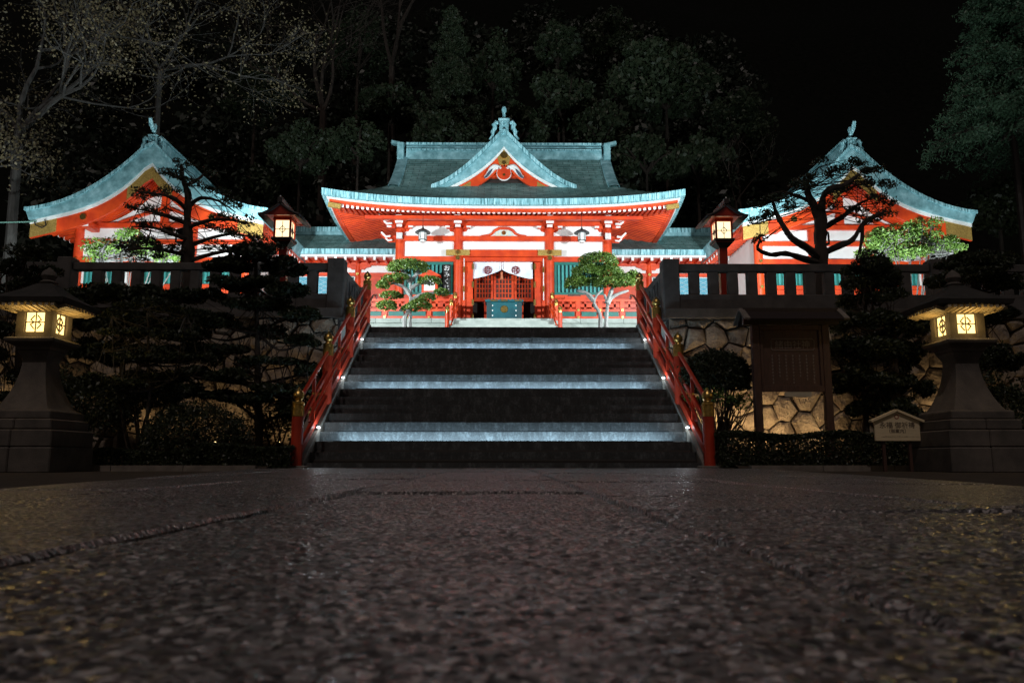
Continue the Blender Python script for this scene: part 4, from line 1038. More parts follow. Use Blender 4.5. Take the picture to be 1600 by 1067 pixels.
# ------------------------------------------------------------------ stone lanterns
RAFT = mat('pale rafter wood', (.42, .33, .20), None, 4)
def stone_lantern(mx, label):
    global MX
    MX = mx; Y = 10.4; X = Xp(1501, Y, 575); z = lambda py: Zp(py, Y-.3)
    t = thing('stone_lantern', label, 'lantern', (X, Y, 0), 'big stone lanterns flanking the court')
    c = (X, Y, 0)
    for (za, zb, h) in ((-.04, .28, .52), (.284, .50, .51), (.504, z(655)+.0, .46)):
        MB().bx(X-h, X, Y-h, Y+h, za, zb).bx(X+.006, X+h, Y-h, Y+h, za, zb).build('base_block', GRAN, t, bevel=.015)
    z1 = z(655)+.004
    MB().lathe([(.41, 0), (.41, z(642)-z1), (.38, z(640)-z1)], (X, Y, z1), sq=True).build('plinth', GRAN, t, bevel=.012)
    z2 = z(640)+.004; z3 = z(547)
    MB().lathe([(.34-(.34-.155)*math.sin(min(1, u*1.15)*math.pi/2)**.8 if u < .87 else .155+.05*((u-.87)/.13), (z3-z2)*u) for u in [i/16 for i in range(17)]], (X, Y, z2), sq=True).build('flared_shaft', GRAN, t, smooth=True)
    MB().lathe([(.21, 0), (.23, .05), (.32, .10), (.335, .15), (.30, .165)], (X, Y, z3+.003), sq=True).build('middle_platform', GRAN, t, bevel=.01)
    b0 = z3+.168; b1 = z(481); h = .235; cw = .105
    for sx in (-1, 1):
        for sy in (-1, 1): MB().bx(X+sx*h-cw*(sx > 0), X+sx*h+cw*(sx < 0), Y+sy*h-cw*(sy > 0), Y+sy*h+cw*(sy < 0), b0, b1).build('firebox_corner', GRAN, t)
    wz0, wz1 = b0+.075, b1-.05
    for za, zb in ((b0, wz0), (wz1, b1)): MB().bx(X-h+cw, X+h-cw, Y-h+.002, Y+h-.002, za, zb).build('firebox_band', GRAN, t)
    for s in (-1, 1):
        for za, zb in ((b0+.001, wz0-.001), (wz1+.001, b1-.001)): MB().bx(*sorted((X+s*(h-.002), X+s*(h-cw))), Y-h+cw, Y+h-cw, za, zb).build('firebox_band', GRAN, t)
    zc_ = (wz0+wz1)/2; hh = (wz1-wz0)/2; ww = h-cw
    for (sx, sy) in ((0, -1), (1, 0), (-1, 0), (0, 1)):
        p = MB(); q = h-.05
        if sx == 0: p.bx(X-ww, X+ww, Y+sy*q-.004, Y+sy*q+.004, wz0, wz1)
        else: p.bx(X+sx*q-.004, X+sx*q+.004, Y-ww, Y+ww, wz0, wz1)
        p = p.build('lit_pane', LAMP, t)
        M = Matrix.Rotation(0 if sx == 0 else math.pi/2, 3, 'Z'); l = MB(); off = h-.035; o = Vector((X+sx*off, Y+sy*off, zc_))
        seg = [((-ww, 0), (ww, 0)), ((0, -hh), (0, hh))]
        for (qx, qz) in ((-1, -1), (1, -1), (-1, 1), (1, 1)): seg += [((qx*.02, qz*.09), (qx*.07, qz*.03)), ((qx*.07, qz*.03), (qx*.02, 0))]
        seg += [((-ww, -hh), (-ww, hh)), ((ww, -hh), (ww, hh)), ((-ww, hh), (ww, hh)), ((-ww, -hh), (ww, -hh))]
        for a, b in seg: l.bar(o+M @ Vector((a[0], 0, a[1])), o+M @ Vector((b[0], 0, b[1])), .012, .013, (sx, sy, 0))
        l.build('pane_lattice', DARKW, p)
    # broad pyramid roof with rafters under it
    e = .50; ze = b1+.04; zt = b1+.36; n = 10
    pr = [(e*(1-u)+.10*u, ze+.06+(zt-ze-.06)*(.62*u+.38*u*u)) for u in [i/n for i in range(n+1)]]
    rf = MB().lathe([(.24, ze-.05), (e-.02, ze-.0), (e, ze+.06)]+pr[1:], (X, Y, 0), sq=True).build('cap_roof', mat('dark lantern roof', (.045, .04, .034), (.025, .024, .02), 6, .9, bmp=.5), t)  # roof coloured darker than the granite below
    MB().lathe([(.10, 0), (.12, .04), (.07, .07), (.10, .13), (.08, .19), (.03, .23), (.01, .25)], (X, Y, zt-.01), 12).build('finial', GRAN, t, True)
    for s in (-1, 1):
        for i in range(12):
            v = -e+.07+(2*e-.14)*i/11; inn = max(h, abs(v)*.98)
            if inn < e-.08:
                MB().bar((X+v, Y+s*(e-.03), ze-.028), (X+v, Y+s*inn, ze-.062), .045, .045).build('rafter', RAFT, rf)
                MB().bar((X+s*(e-.03), Y+v, ze-.028), (X+s*inn, Y+v, ze-.062), .045, .045).build('rafter', RAFT, rf)
    for (dx, dy) in ((0, -1), (1, 0), (-1, 0), (0, 1)):
        light('POINT', 'lamp_light', (X+dx*.36, Y+dy*.36, zc_), None, 2.6, (1, .66, .22), t, radius=.08)
    MX = 1
stone_lantern(1, 'tall stone lantern with lit yellow windows beside the house-shaped notice')
stone_lantern(-1, 'tall stone lantern with lit yellow windows beside the dark layered trees')
# ------------------------------------------------------------------ notice board
YN = 12.6; zn = lambda py: Zp(py, YN); xn = lambda px: Xp(px, YN, 560)
nb = thing('notice_board', 'roofed brown wooden notice board with framed heading before the rubble wall', 'notice board', (xn(1235), YN, .1))
for px in (1181, 1290): MB().bx(xn(px)-.06, xn(px)+.06, YN-.06, YN+.06, -.03, zn(507)).build('post', BROWN, nb, bevel=.008)
MB().bx(xn(1187), xn(1284), YN-.02, YN+.03, zn(607), zn(511)).build('panel', BROWN, nb)
for (pa, pb, ya, yb) in ((1187, 1284, 516, 508), (1187, 1284, 612, 602), (1187, 1192, 602, 516), (1279, 1284, 602, 516)):
    MB().bx(xn(pa), xn(pb), YN-.055, YN-.021, zn(ya), zn(yb)).build('frame_bar', BROWN, nb, bevel=.006)
x0, x1 = xn(1205), xn(1272); za, zb = zn(547), zn(529); c = .025
m = MB(); P4 = [(x0+c, za), (x1-c, za), (x1, za+c), (x1, zb-c), (x1-c, zb), (x0+c, zb), (x0, zb-c), (x0, za+c)]
for k in range(8):
    a, b = P4[k], P4[(k+1) % 8]; m.bar((a[0], YN-.026, a[1]), (b[0], YN-.026, b[1]), .008, .012, (0, -1, 0))
PALE = mat('faded pale paint', (.26, .22, .20), None, 5, .8)
m.build('heading_frame', PALE, nb)
text('緒由社神', .145, ((x0+x1)/2, YN-.022, (za+zb)/2-.01), PALE, nb)
r = random.Random(5)
for k in range(7):                                          # columns of small brush characters, too small to read
    x = xn(1270)-(xn(1270)-xn(1206))*k/6; m = MB(); py = 554
    while py < 597-(k % 3)*4:
        h = .05
        for q in range(3): m.bx(x-.02+r.random()*.012, x+.006+r.random()*.014, YN-.0245, YN-.0205, zn(py)-.012*q-.004, zn(py)-.012*q)
        m.bx(x-.004, x+.003, YN-.0248, YN-.0205, zn(py)-.036, zn(py)+.002); py += 5.2
    m.build('writing', PALE, nb)
MB().bx(xn(1221), xn(1262), YN-.08, YN-.056, zn(620), zn(612.5)).build('donor_label', mat('cream label', (.50, .46, .36), None, 4), nb)
for s in (-1, 1):
    a, b = (YN, YN-.30) if s < 0 else (YN, YN+.30)
    g = [[(xn(1163), a, zn(484)), (xn(1312), a, zn(484))], [(xn(1163), b, zn(484)-.19), (xn(1312), b, zn(484)-.19)]]
    o = MB().sheet(g[::-1] if s < 0 else g).build('roof_slope', DARKW, nb); o.modifiers.new('thick', 'SOLIDIFY').thickness = .04
for px in (1161, 1314):
    o = MB()
    for s in (-1, 1): o.bar((xn(px), YN, zn(484)+.02), (xn(px), YN+s*.33, zn(484)-.20), .03, .09, (1, 0, 0))
    o.build('barge_board', KERB, nb)
MB().bx(xn(1163), xn(1312), YN-.05, YN+.05, zn(507), zn(484)+.03).build('ridge_beam', DARKW, nb)
# ------------------------------------------------------------------ house-shaped notice
YM = 10.6; zm = lambda py: Zp(py, YM); xm = lambda px: Xp(px, YM, 665)
em = thing('wooden_notice', 'small cream house-shaped wooden notice on two legs beside the stone lantern', 'sign', (xm(1402), YM, 0))
CREAM = mat('bare cream wood', (.78, .64, .40), (.68, .55, .33), 5, .7, stretch=(1, 1, 8))
xa, xb = xm(1366.5), xm(1437); xc = (xa+xb)/2
MB().prism([(xa, zm(688.5)), (xb, zm(688.5)), (xb, zm(656.5)), (xc, zm(642.5)), (xa, zm(656.5))], YM, YM+.03).build('board', CREAM, em, bevel=.003)
for s in (-1, 1): MB().bar((xc, YM+.01, zm(640.5)), (xc+s*(xm(1443)-xc), YM+.01, zm(658)), .09, .03, (0, 0, 1)).build('roof_batten', CREAM, em)
for px in (1381, 1422): MB().bx(xm(px)-.02, xm(px)+.02, YM+.031, YM+.07, -.04, zm(655)).build('leg', BROWN, em)
INKB = mat('brown ink', (.09, .06, .045), None, 5, .7)
text('永福 御祈祷', .092, (xc, YM-.001, zm(664.5)), INKB, em)
text('（御案内）', .062, (xc, YM-.001, zm(673.5)), INKB, em)
m = MB(); x = xm(1376)
while x < xm(1432): w = .008+r.random()*.02; m.bx(x, x+w, YM-.003, YM-.0005, zm(681.8), zm(681.2+r.random())); x += w+.008
m.build('small_writing', INKB, em)
MB().ringy((xc, zm(650.5)), .02, .032, YM-.004, YM-.0005, 14).build('red_seal', mat('faded red seal', (.36, .10, .06), None, 5), em)
# ------------------------------------------------------------------ floodlights on the terrace
def flood(X, Y, target, energy, label, group, size=100, z=TZ, color=(.86, .97, 1.0), blend=.5, mast=0):
    t = thing('flood_light', label, 'flood light', (X, Y, z), group)
    if mast: MB().lathe([(.09, -.01), (.09, .02), (.035, .04), (.035, mast)], (X, Y, z), 8).build('mast', STEEL, t, True); z += mast
    M = Vector((target[0]-X, target[1]-Y, target[2]-z)).to_track_quat('-Z', 'Y').to_matrix()
    MB().bx(X-.12, X+.12, Y-.12, Y+.12, z-.004, z+.03).build('foot', STEEL, t)
    MB().bx(X-.17, X-.15, Y-.03, Y+.03, z+.03, z+.32).bx(X+.15, X+.17, Y-.03, Y+.03, z+.03, z+.32).bx(X-.15, X+.15, Y-.03, Y+.03, z+.03, z+.05).build('bracket', STEEL, t)
    c = Vector((X, Y, z+.26)); MB().obox(c, (.28, .22, .12), M).build('housing', STEEL, t, bevel=.01)
    MB().obox(c+M @ Vector((0, 0, -.064)), (.24, .18, .006), M).build('lens', LENS, t)
    light('SPOT', 'lamp_light', c+M @ Vector((0, 0, -.10)), target, energy, color, t, R(size), blend, .10)
FG = 'flood lights standing on the terrace'
FL = 'black flood light on the terrace floor aimed at the shrine roofs'
for s in (-1, 1):
    wh = 'gnarled tree' if s > 0 else 'tall layered tree'
    flood(s*7.3, 17.3, (s*.6, 27, 8.6), 4800, 'black flood light on a short mast behind the %s' % wh, FG, 115, mast=1.9)
    flood(s*4.6, 18.6, (s*1.0, 27, 6.6), 260, 'black flood light on the terrace floor aimed at the porch, near the %s' % wh, FG, 90)
    flood(s*8.6, 17.9, (s*11.2, 24.5, 7.8), 1900, 'black flood light on the terrace floor aimed at the wing beyond the %s' % wh, FG, 100)
    flood(s*13.8, 19.0, (s*12.0, 25, 7.6), 1000, 'black flood light at the outer side of the wing beyond the %s' % wh, FG, 95)
# small warm spike lights at the foot of the rubble walls
for (X, Y, e, ty, wh) in ((4.05, 14.8, 60, 1.7, 'behind the round clipped bush'), (5.05, 14.8, 34, .9, 'behind the notice board'), (6.1, 14.85, 14, .8, 'between notice board and clipped tree'), (8.6, 14.8, 26, 1.2, 'behind the lantern with the notice'),
        (-4.2, 14.8, 11, 1.4, 'behind the layered evergreen'), (-5.4, 14.8, 11, 1.6, 'between evergreen and thin pale trunk'), (-6.8, 14.8, 11, 2.0, 'behind the thin pale trunk'), (-9.4, 14.8, 34, 1.0, 'behind the overhanging brownish tree')):
    t = thing('garden_spike_light', 'small warm garden light at the foot of the wall, '+wh, 'garden light', (X, Y, .26), 'garden lights along the rubble walls')
    MB().lathe([(.008, -.1), (.012, .10)], (X, Y, .26), 6).build('spike', STEEL, t)
    MB().lathe([(.03, 0), (.04, .03), (.04, .09)], (X, Y, .36), 10).build('housing', STEEL, t, True)
    MB().lathe([(.036, 0), (.02, .012)], (X, Y, .4505), 10).build('lens', LENSW, t)
    light('SPOT', 'lamp_light', (X, Y, .50), (X, 15.35, ty), e, (1, .68, .33), t, R(150), .8, .05)
# ------------------------------------------------------------------ vegetation
RS = np.random.RandomState(21)
def unit(n): v = RS.normal(size=(n, 3)); return v/np.linalg.norm(v, axis=1, keepdims=True)
def leaves(P, size, aspect=.5, upw=0.0):
    """one pointed leaf quad per point"""
    P = np.asarray(P, float); n = len(P); d = unit(n); d[:, 2] += upw; d /= np.linalg.norm(d, axis=1, keepdims=True)
    q = np.cross(d, unit(n)); q /= np.linalg.norm(q, axis=1, keepdims=True)+1e-9
    s = size*(.65+.7*RS.rand(n, 1)); a = d*s; b = q*s*aspect*.5
    V = np.stack([P-a*.5, P+b, P+a*.5, P-b], 1).reshape(-1, 3)
    return V, np.arange(4*n).reshape(-1, 4)
def ell(c, r, n, shell=.55, low=-1.0):
    """points in an ellipsoid, mostly near its skin; low cuts off the underside"""
    u = unit(int(n*1.6)); u = u[u[:, 2] > low][:n]
    k = 1-(RS.rand(len(u), 1)**1.4)*shell; k *= 1+.10*RS.normal(size=(len(u), 1))*.6
    return np.asarray(c)+u*k*np.asarray(r)
def clumpy(c, r, n, k=14, cs=.36, low=-.4, shell=.5):
    """an uneven crown: leaf clumps scattered over an ellipsoid"""
    cc = ell(c, np.asarray(r)*.82, k, .5, low); out = []
    for p in cc: out.append(ell(p, np.asarray(r)*cs*(.6+.8*RS.rand()), n//k, shell))
    return np.concatenate(out)
def foliage(P, size, mat_, parent, name='crown', aspect=.5):
    V, Q = leaves(P, size, aspect); return place(mesh_np(name, V, Q, mat_), name, parent)
def px3(px, py, Y): return np.array(U(px, py, Y))
def limb(parent, pts, r0, r1, m=BARK, name='limb'):
    pts = [Vector(p) for p in pts]; out = []
    for i in range(len(pts)-1):                     # smooth the path
        p0 = pts[max(i-1, 0)]; p1 = pts[i]; p2 = pts[i+1]; p3 = pts[min(i+2, len(pts)-1)]
        for t in (0, .33, .66):
            out.append(.5*((2*p1)+(p2-p0)*t+(2*p0-5*p1+4*p2-p3)*t*t+(3*p1-p0-3*p2+p3)*t**3))
    out.append(pts[-1]); n = len(out)
    rr = [(r0+(r1-r0)*i/(n-1))*(1+.12*RS.normal()) for i in range(n)]
    return MB().tube(out, rr, 7).build(name, m, parent, True)
def twigs(P, base, n, L, mat_, parent, r=.006, name='twigs'):
    m = MB()
    for i in range(n):
        p = Vector(P[RS.randint(len(P))]); b = Vector(base[RS.randint(len(base))])
        mid = (p+b)/2+Vector(RS.normal(size=3)*L*.25); m.tube([b, mid, p], [r*1.8, r*1.2, r*.5], 4)
    return m.build(name, mat_, parent, True)

# gnarled tree behind the balustrade, dark against the wing
def pth(pts, Y, dy=0): return [tuple(U(p[0], p[1], Y+(p[2] if len(p) > 2 else 0))) for p in pts]
Y = 16.3; root = U(1283, 470, Y)
t = thing('gnarled_tree', 'gnarled dark tree with twisting bare limbs in front of the wing beside the green shrub', 'tree', (root.x, Y, TZ))
limb(t, [(root.x, Y, TZ-.02)]+pth([(1284, 412), (1282, 370), (1283, 335)], Y), .17, .12, name='trunk')
limb(t, pth([(1283, 345), (1272, 322), (1262, 302), (1261, 280)], Y), .11, .05)
limb(t, pth([(1283, 338), (1286, 308), (1300, 294, -.2), (1320, 289, -.3), (1343, 272, -.3)], Y), .10, .03)
limb(t, pth([(1280, 404), (1262, 388, -.2), (1237, 372, -.3), (1222, 350, -.3), (1212, 330, -.2), (1207, 312)], Y), .09, .03)
limb(t, pth([(1278, 410), (1255, 404, -.3), (1228, 396, -.4), (1205, 398, -.4), (1184, 389, -.5), (1188, 376, -.5)], Y), .08, .025)
limb(t, pth([(1286, 396), (1312, 384, -.2), (1332, 375, -.3), (1347, 352, -.3), (1366, 338, -.3), (1384, 330, -.3)], Y), .08, .025)
limb(t, pth([(1285, 360), (1300, 348, .3), (1318, 338, .3), (1340, 320, .3), (1362, 310, .2)], Y), .07, .02)
limb(t, pth([(1268, 316), (1245, 306, .2), (1222, 300, .2), (1200, 305, .1)], Y), .05, .015)
limb(t, pth([(1346, 355, -.3), (1347, 372, -.3), (1342, 396, -.3)], Y), .05, .03)
cl = [(1250, 290, 22, 14), (1215, 308, 24, 11), (1185, 318, 17, 9), (1200, 338, 20, 10), (1175, 345, 10, 8), (1232, 325, 16, 8), (1300, 268, 20, 10), (1330, 260, 22, 12), (1362, 270, 24, 12),
      (1385, 290, 16, 10), (1345, 288, 24, 10), (1312, 300, 18, 8), (1372, 312, 22, 10), (1392, 318, 10, 7), (1335, 332, 20, 8), (1300, 322, 12, 6), (1380, 335, 18, 7), (1355, 346, 16, 6), (1280, 255, 14, 7), (1188, 373, 14, 7), (1262, 278, 14, 9)]
P = np.concatenate([clumpy(px3(a, b, Y+RS.uniform(-.4, .4)), (rx*Y/F, .26, ry*Y/F), int(rx*ry*1.9), 7, .5) for a, b, rx, ry in cl])
foliage(P, .060, LEAF_D, t); twigs(P, [tuple(U(a, b+6, Y)) for a, b, _, _ in cl], 110, .25, BARK, t)
# tall layered tree behind the other balustrade
root = U(294, 470, Y)
t = thing('layered_tree', 'tall dark layered tree with a straight trunk in front of the wing', 'tree', (root.x, Y, TZ))
limb(t, [(root.x, Y, TZ-.02)]+pth([(295, 420), (294, 375), (293, 335), (294, 305), (287, 285), (283, 258)], Y), .15, .03, name='trunk')
br = [[(294, 330), (275, 312, -.2), (250, 304, -.3), (216, 300, -.3)], [(294, 325), (312, 310, .2), (341, 314, .2), (368, 332, .2)], [(294, 350), (262, 338, .2), (232, 330, .3), (208, 326, .2)],
      [(294, 355), (325, 345, -.2), (352, 343, -.3), (390, 350, -.2)], [(294, 375), (270, 366, -.3), (240, 356, -.3), (205, 354, -.3)], [(294, 385), (330, 372, .2), (365, 366, .2), (398, 372, .2)],
      [(294, 400), (262, 392, -.2), (225, 388, -.3), (190, 392, -.3)], [(295, 408), (335, 396, -.2), (385, 388, -.3), (430, 384, -.2)], [(290, 290), (310, 280), (322, 268)], [(286, 280), (265, 272), (252, 268)]]
for b in br: limb(t, pth(b, Y), .055, .012)
cl = [(283, 256, 18, 7), (258, 268, 22, 8), (315, 268, 18, 8), (225, 303, 26, 9), (262, 296, 20, 8), (335, 300, 24, 8), (362, 318, 22, 9), (300, 285, 18, 7), (215, 325, 18, 7), (245, 330, 22, 7), (350, 340, 26, 8),
      (385, 345, 18, 8), (215, 352, 22, 8), (250, 358, 22, 7), (365, 364, 26, 9), (330, 356, 18, 6), (400, 372, 20, 10), (195, 388, 24, 12), (228, 382, 28, 14), (262, 390, 22, 12), (345, 388, 26, 10), (390, 388, 30, 14), (430, 388, 26, 14), (410, 405, 32, 14), (230, 400, 36, 10)]
P = np.concatenate([clumpy(px3(a, b, Y+RS.uniform(-.4, .4)), (rx*Y/F, .30, ry*Y/F), int(rx*ry*1.9), 7, .5) for a, b, rx, ry in cl])
foliage(P, .056, LEAF_D, t); twigs(P, [tuple(U(a, b+5, Y)) for a, b, _, _ in cl], 60, .25, BARK, t)
# big layered evergreen in the bed beside the stairs
def bed_tree(name, label, trunk, Y, cl, leaf, size, dens, group=None, bark=BARK, tw=40, r=.08, lim=True):
    b = U(trunk[0][0], trunk[0][1], Y); t = thing(name, label, 'tree', (b.x, Y, .1), group)
    limb(t, [(b.x, Y, 0.0)]+pth(trunk[1:], Y), r, r*.35, bark, 'trunk')
    if lim:
        for (a, c, rx, ry) in cl:
            k = min(range(len(trunk)), key=lambda i: abs(trunk[i][1]-(c+14)))
            limb(t, [tuple(U(trunk[k][0], trunk[k][1], Y)), tuple(U((trunk[k][0]+a)/2, c+12, Y+RS.uniform(-.2, .2))), tuple(U(a, c+3, Y))], r*.42, .012, bark)
    P = np.concatenate([clumpy(px3(a, c, Y+RS.uniform(-.35, .35)), (rx*Y/F, max(.3, rx*Y/F*.8), ry*Y/F), int(rx*ry*dens), 11, .42) for a, c, rx, ry in cl])
    foliage(P, size, leaf, t)
    if tw: twigs(P, [tuple(U(a, c+4, Y)) for a, c, _, _ in cl], tw, .25, bark, t)
    return t
bed_tree('layered_evergreen', 'dense dark layered evergreen in the bed beside the red railing', [(405, 715), (405, 660), (403, 600), (402, 520), (400, 450), (400, 410)], 13.6,
         [(400, 398, 44, 16), (350, 415, 34, 15), (445, 420, 34, 16), (385, 445, 48, 14), (455, 455, 34, 15), (330, 462, 32, 13), (400, 478, 50, 13), (465, 492, 34, 13), (345, 505, 36, 12), (410, 520, 46, 12), (470, 535, 30, 13),
          (350, 548, 34, 11), (420, 566, 48, 12), (480, 580, 20, 12), (300, 585, 30, 14), (310, 520, 26, 12), (480, 610, 16, 12), (390, 625, 40, 12), (365, 590, 38, 12), (435, 610, 38, 12), (340, 620, 26, 10), (455, 640, 24, 9)], LEAF_D, .08, 6.0)
bed_tree('bare_twigged_tree', 'small spreading tree with pale thin trunk in the bed near the stone lantern', [(233, 728), (232, 690), (230, 650), (234, 610), (231, 570), (232, 520), (230, 490)], 11.9,
         [(230, 478, 50, 10), (175, 492, 32, 9), (290, 490, 34, 9), (205, 520, 40, 9), (270, 525, 42, 9), (160, 545, 26, 8), (310, 560, 32, 9), (215, 560, 42, 9), (270, 590, 40, 9), (195, 600, 36, 9), (150, 590, 16, 8)], LEAF_D, .055, 4.0, None, BARKM, 50, .035)
bed_tree('clipped_cloud_tree', 'dark clipped tree whose round head rises before the balustrade near the gnarled tree', [(1352, 690), (1352, 600), (1352, 520), (1353, 450)], 14.4,
         [(1358, 418, 44, 26), (1358, 440, 50, 22), (1340, 470, 36, 14), (1385, 465, 32, 14), (1330, 510, 34, 20), (1380, 520, 38, 24), (1345, 560, 44, 24), (1400, 570, 30, 24), (1335, 610, 34, 22), (1390, 625, 36, 22)], LEAF_D, .06, 5.0)
bed_tree('clipped_cloud_tree', 'dark clipped tree whose wide round head rises behind the stone lantern', [(1530, 690), (1530, 600), (1525, 500), (1522, 450)], 14.2,
         [(1500, 418, 44, 20), (1540, 415, 44, 20), (1520, 435, 66, 18), (1475, 440, 26, 14), (1570, 445, 26, 16), (1560, 500, 40, 20), (1585, 560, 26, 30), (1570, 620, 30, 24), (1540, 560, 30, 24)], LEAF_D, .06, 5.0)
bed_tree('broadleaf_shrub_tree', 'dark brownish tree overhanging the far end of the balustrade and stone lantern', [(30, 700), (28, 600), (30, 500), (35, 440)], 14.3,
         [(40, 400, 34, 18), (10, 420, 34, 20), (70, 425, 24, 14), (30, 445, 44, 16), (-10, 470, 40, 20), (10, 520, 26, 18), (-10, 560, 26, 22), (30, 590, 26, 20), (5, 630, 30, 22)], LEAF_D, .06, 4.0)
bed_tree('dense_shrub_tree', 'dense dark evergreen mass between the thin pale trunk and the wall', [(190, 700), (192, 620), (190, 540), (190, 480)], 13.9,
         [(120, 470, 34, 18), (170, 462, 40, 18), (230, 460, 40, 18), (285, 465, 38, 18), (140, 505, 40, 20), (205, 505, 40, 20), (265, 510, 42, 20), (320, 500, 30, 18), (130, 550, 36, 22), (190, 555, 40, 22), (255, 560, 42, 22), (310, 555, 30, 20), (150, 605, 36, 22), (215, 612, 40, 22), (280, 615, 36, 22)], LEAF_D, .085, 4.2, None, BARK, 20)
bed_tree('dense_shrub_tree', 'dense dark evergreen between the notice board and the stone lantern', [(1400, 700), (1400, 620), (1398, 540), (1400, 500)], 13.3,
         [(1330, 505, 30, 16), (1375, 500, 36, 18), (1420, 512, 30, 18), (1325, 545, 30, 20), (1370, 548, 38, 22), (1418, 556, 30, 22), (1330, 590, 30, 20), (1375, 598, 38, 22), (1425, 605, 26, 22), (1350, 640, 34, 18), (1400, 645, 34, 18)], LEAF_D, .08, 4.2, None, BARK, 20)
# bushes and hedges in the beds
def bush(name, label, c, r, n, leaf=LEAF_D, size=.05, low=-.3, stems=8, cat='bush', k=18, group=None, clip=False, tw=0):
    t = thing(name, label, cat, (c[0], c[1], max(0, c[2]-r[2])), group)
    P = ell(c, r, n, .28, low) if clip else clumpy(c, r, n, k, .42, low)
    foliage(P, size, leaf, t, 'foliage')
    z0 = .0
    for i in range(stems):
        a = 2*math.pi*i/stems; e = Vector((c[0]+r[0]*.65*math.cos(a), c[1]+r[1]*.65*math.sin(a), c[2]+r[2]*.15))
        limb(t, [(c[0]+.07*math.cos(a), c[1]+.07*math.sin(a), z0), ((c[0]+e.x)/2+.06*math.sin(a*3), (c[1]+e.y)/2, (z0+e.z)*.45), e], .025, .008, BARK, 'stem')
    return t
c = px3(1118, 592, 13.3)
t = bush('clipped_bush', 'round clipped dark bush on bare stems between red railing and notice board', (c[0], 13.3, c[2]+.02), (.58, .55, .46), 18000, size=.05, low=-.45, stems=9, clip=True)
P = clumpy((c[0]+.05, 13.3, c[2]-.42), (.5, .45, .3), 1500, 14, .4); foliage(P, .05, LEAF_G, t, 'lower_leaves')
twigs(P, [(c[0]+.1*math.cos(a), 13.3+.1*math.sin(a), .25) for a in range(6)], 60, .3, BARK, t, .008, 'lower_twigs')
c = px3(305, 672, 11.9); bush('clipped_bush', 'wide dark clipped bush at the foot of the thin pale trunk', (c[0], 11.95, .42), (.80, .6, .56), 9000, clip=True, size=.045)
c = px3(185, 605, 11.8); bush('clipped_bush', 'dark round bush right behind the stone lantern without a notice', (c[0]+.1, 12.4, 1.05), (.62, .5, .50), 6000, clip=True, size=.045)
c = px3(1575, 640, 12.2); bush('leafy_shrub', 'loose dark shrub beyond the stone lantern with the notice', (c[0], 12.4, .75), (.7, .6, .8), 3500, size=.06)
c = px3(120, 640, 13.2); bush('leafy_shrub', 'loose dark shrub filling the gap between stone lantern and dense evergreen mass', (c[0]+.15, 13.2, .95), (.85, .6, .95), 6000, size=.07)
c = px3(450, 640, 14.2); bush('leafy_shrub', 'loose dark shrub behind the red railing under the layered evergreen', (c[0]-.1, 14.1, .8), (.55, .4, .75), 2600, size=.07)
def hedge(label, x0, x1, y0, y1, h, n):
    t = thing('low_hedge', label, 'hedge', ((x0+x1)/2, (y0+y1)/2, 0))
    P = RS.rand(n, 3)*[x1-x0, y1-y0, h]+[x0, y0, 0]
    f = RS.rand(n); P[:, 2] = np.where(f < .55, h*(1-.10*RS.rand(n)**2+.02*RS.normal(size=n)), P[:, 2]); P[:, 1] = np.where(f > .7, y0+.06*RS.rand(n), P[:, 1])
    P[:, 2] += .03*np.sin(P[:, 0]*4.1)
    foliage(P, .05, LEAF_D, t, 'foliage')
    m = MB()
    for i in range(int((x1-x0)/.22)): x = x0+.1+.22*i; m.tube([(x, (y0+y1)/2, -.02), (x+.04, (y0+y1)/2-.05, h*.8)], [.015, .006], 5)
    tag(m.build('stems', BARK, t), kind='stuff')
hedge('long low dark hedge below the notice board', Xp(1112, 11.9, 690), Xp(1452, 11.9, 690), 11.45, 12.1, .50, 26000)
hedge('low dark hedge between thin pale trunk and red railing', Xp(330, 11.9, 690), Xp(466, 11.9, 690), 11.4, 12.0, .32, 9000)
hedge('low dark hedge tucked beside the stone lantern without a notice', Xp(150, 11.6, 690), Xp(325, 11.6, 690), 11.25, 11.7, .25, 8000)
# clipped hedge strip along the wall top on the tree side
# green clipped trees in front of the main hall
def garden_tree(label, px, stems, pads):
    Y = 20.4; b = U(px, 520, Y); t = thing('clipped_garden_tree', label, 'tree', (b.x, Y, TZ), 'clipped trees before the main hall')
    for s in stems: limb(t, ([(U(s[0][0], 515, Y).x, Y, TZ-.02)] if s[0][1] > 500 else [])+pth(s, Y), s[-1][3] if len(s[-1]) > 3 else .07, .03, BARKP, 'trunk' if s[0][1] > 500 else 'limb')
    for k, (a, c, rx, ry) in enumerate(pads):
        P = ell(px3(a, c, Y-.1+RS.uniform(-.2, .2)), (rx*Y/F, max(.28, rx*Y/F*.75), ry*Y/F), int(rx*ry*5.5), .35, -.55)
        foliage(P, .062, LEAF_G, t, 'foliage_pad', .6)
garden_tree('clipped tree with separate small leaf pads, in front of the fortune slip sign bay', 633,
    [[(632, 512), (633, 495), (641, 480), (642, 455), (640, 430)], [(640, 505), (641, 492), (634, 482), (624, 486)], [(642, 462), (630, 448), (612, 442)], [(641, 452), (655, 443), (672, 441)], [(642, 470), (660, 460), (686, 457)], [(641, 440), (652, 428), (656, 420)], [(640, 440), (632, 428), (625, 420)]],
    [(638, 418, 33, 13), (612, 438, 17, 9), (598, 446, 11, 7), (626, 433, 12, 6), (671, 439, 18, 8), (612, 462, 19, 7), (604, 478, 16, 9), (655, 477, 19, 10), (640, 482, 14, 6), (668, 465, 13, 7), (690, 457, 12, 6)])
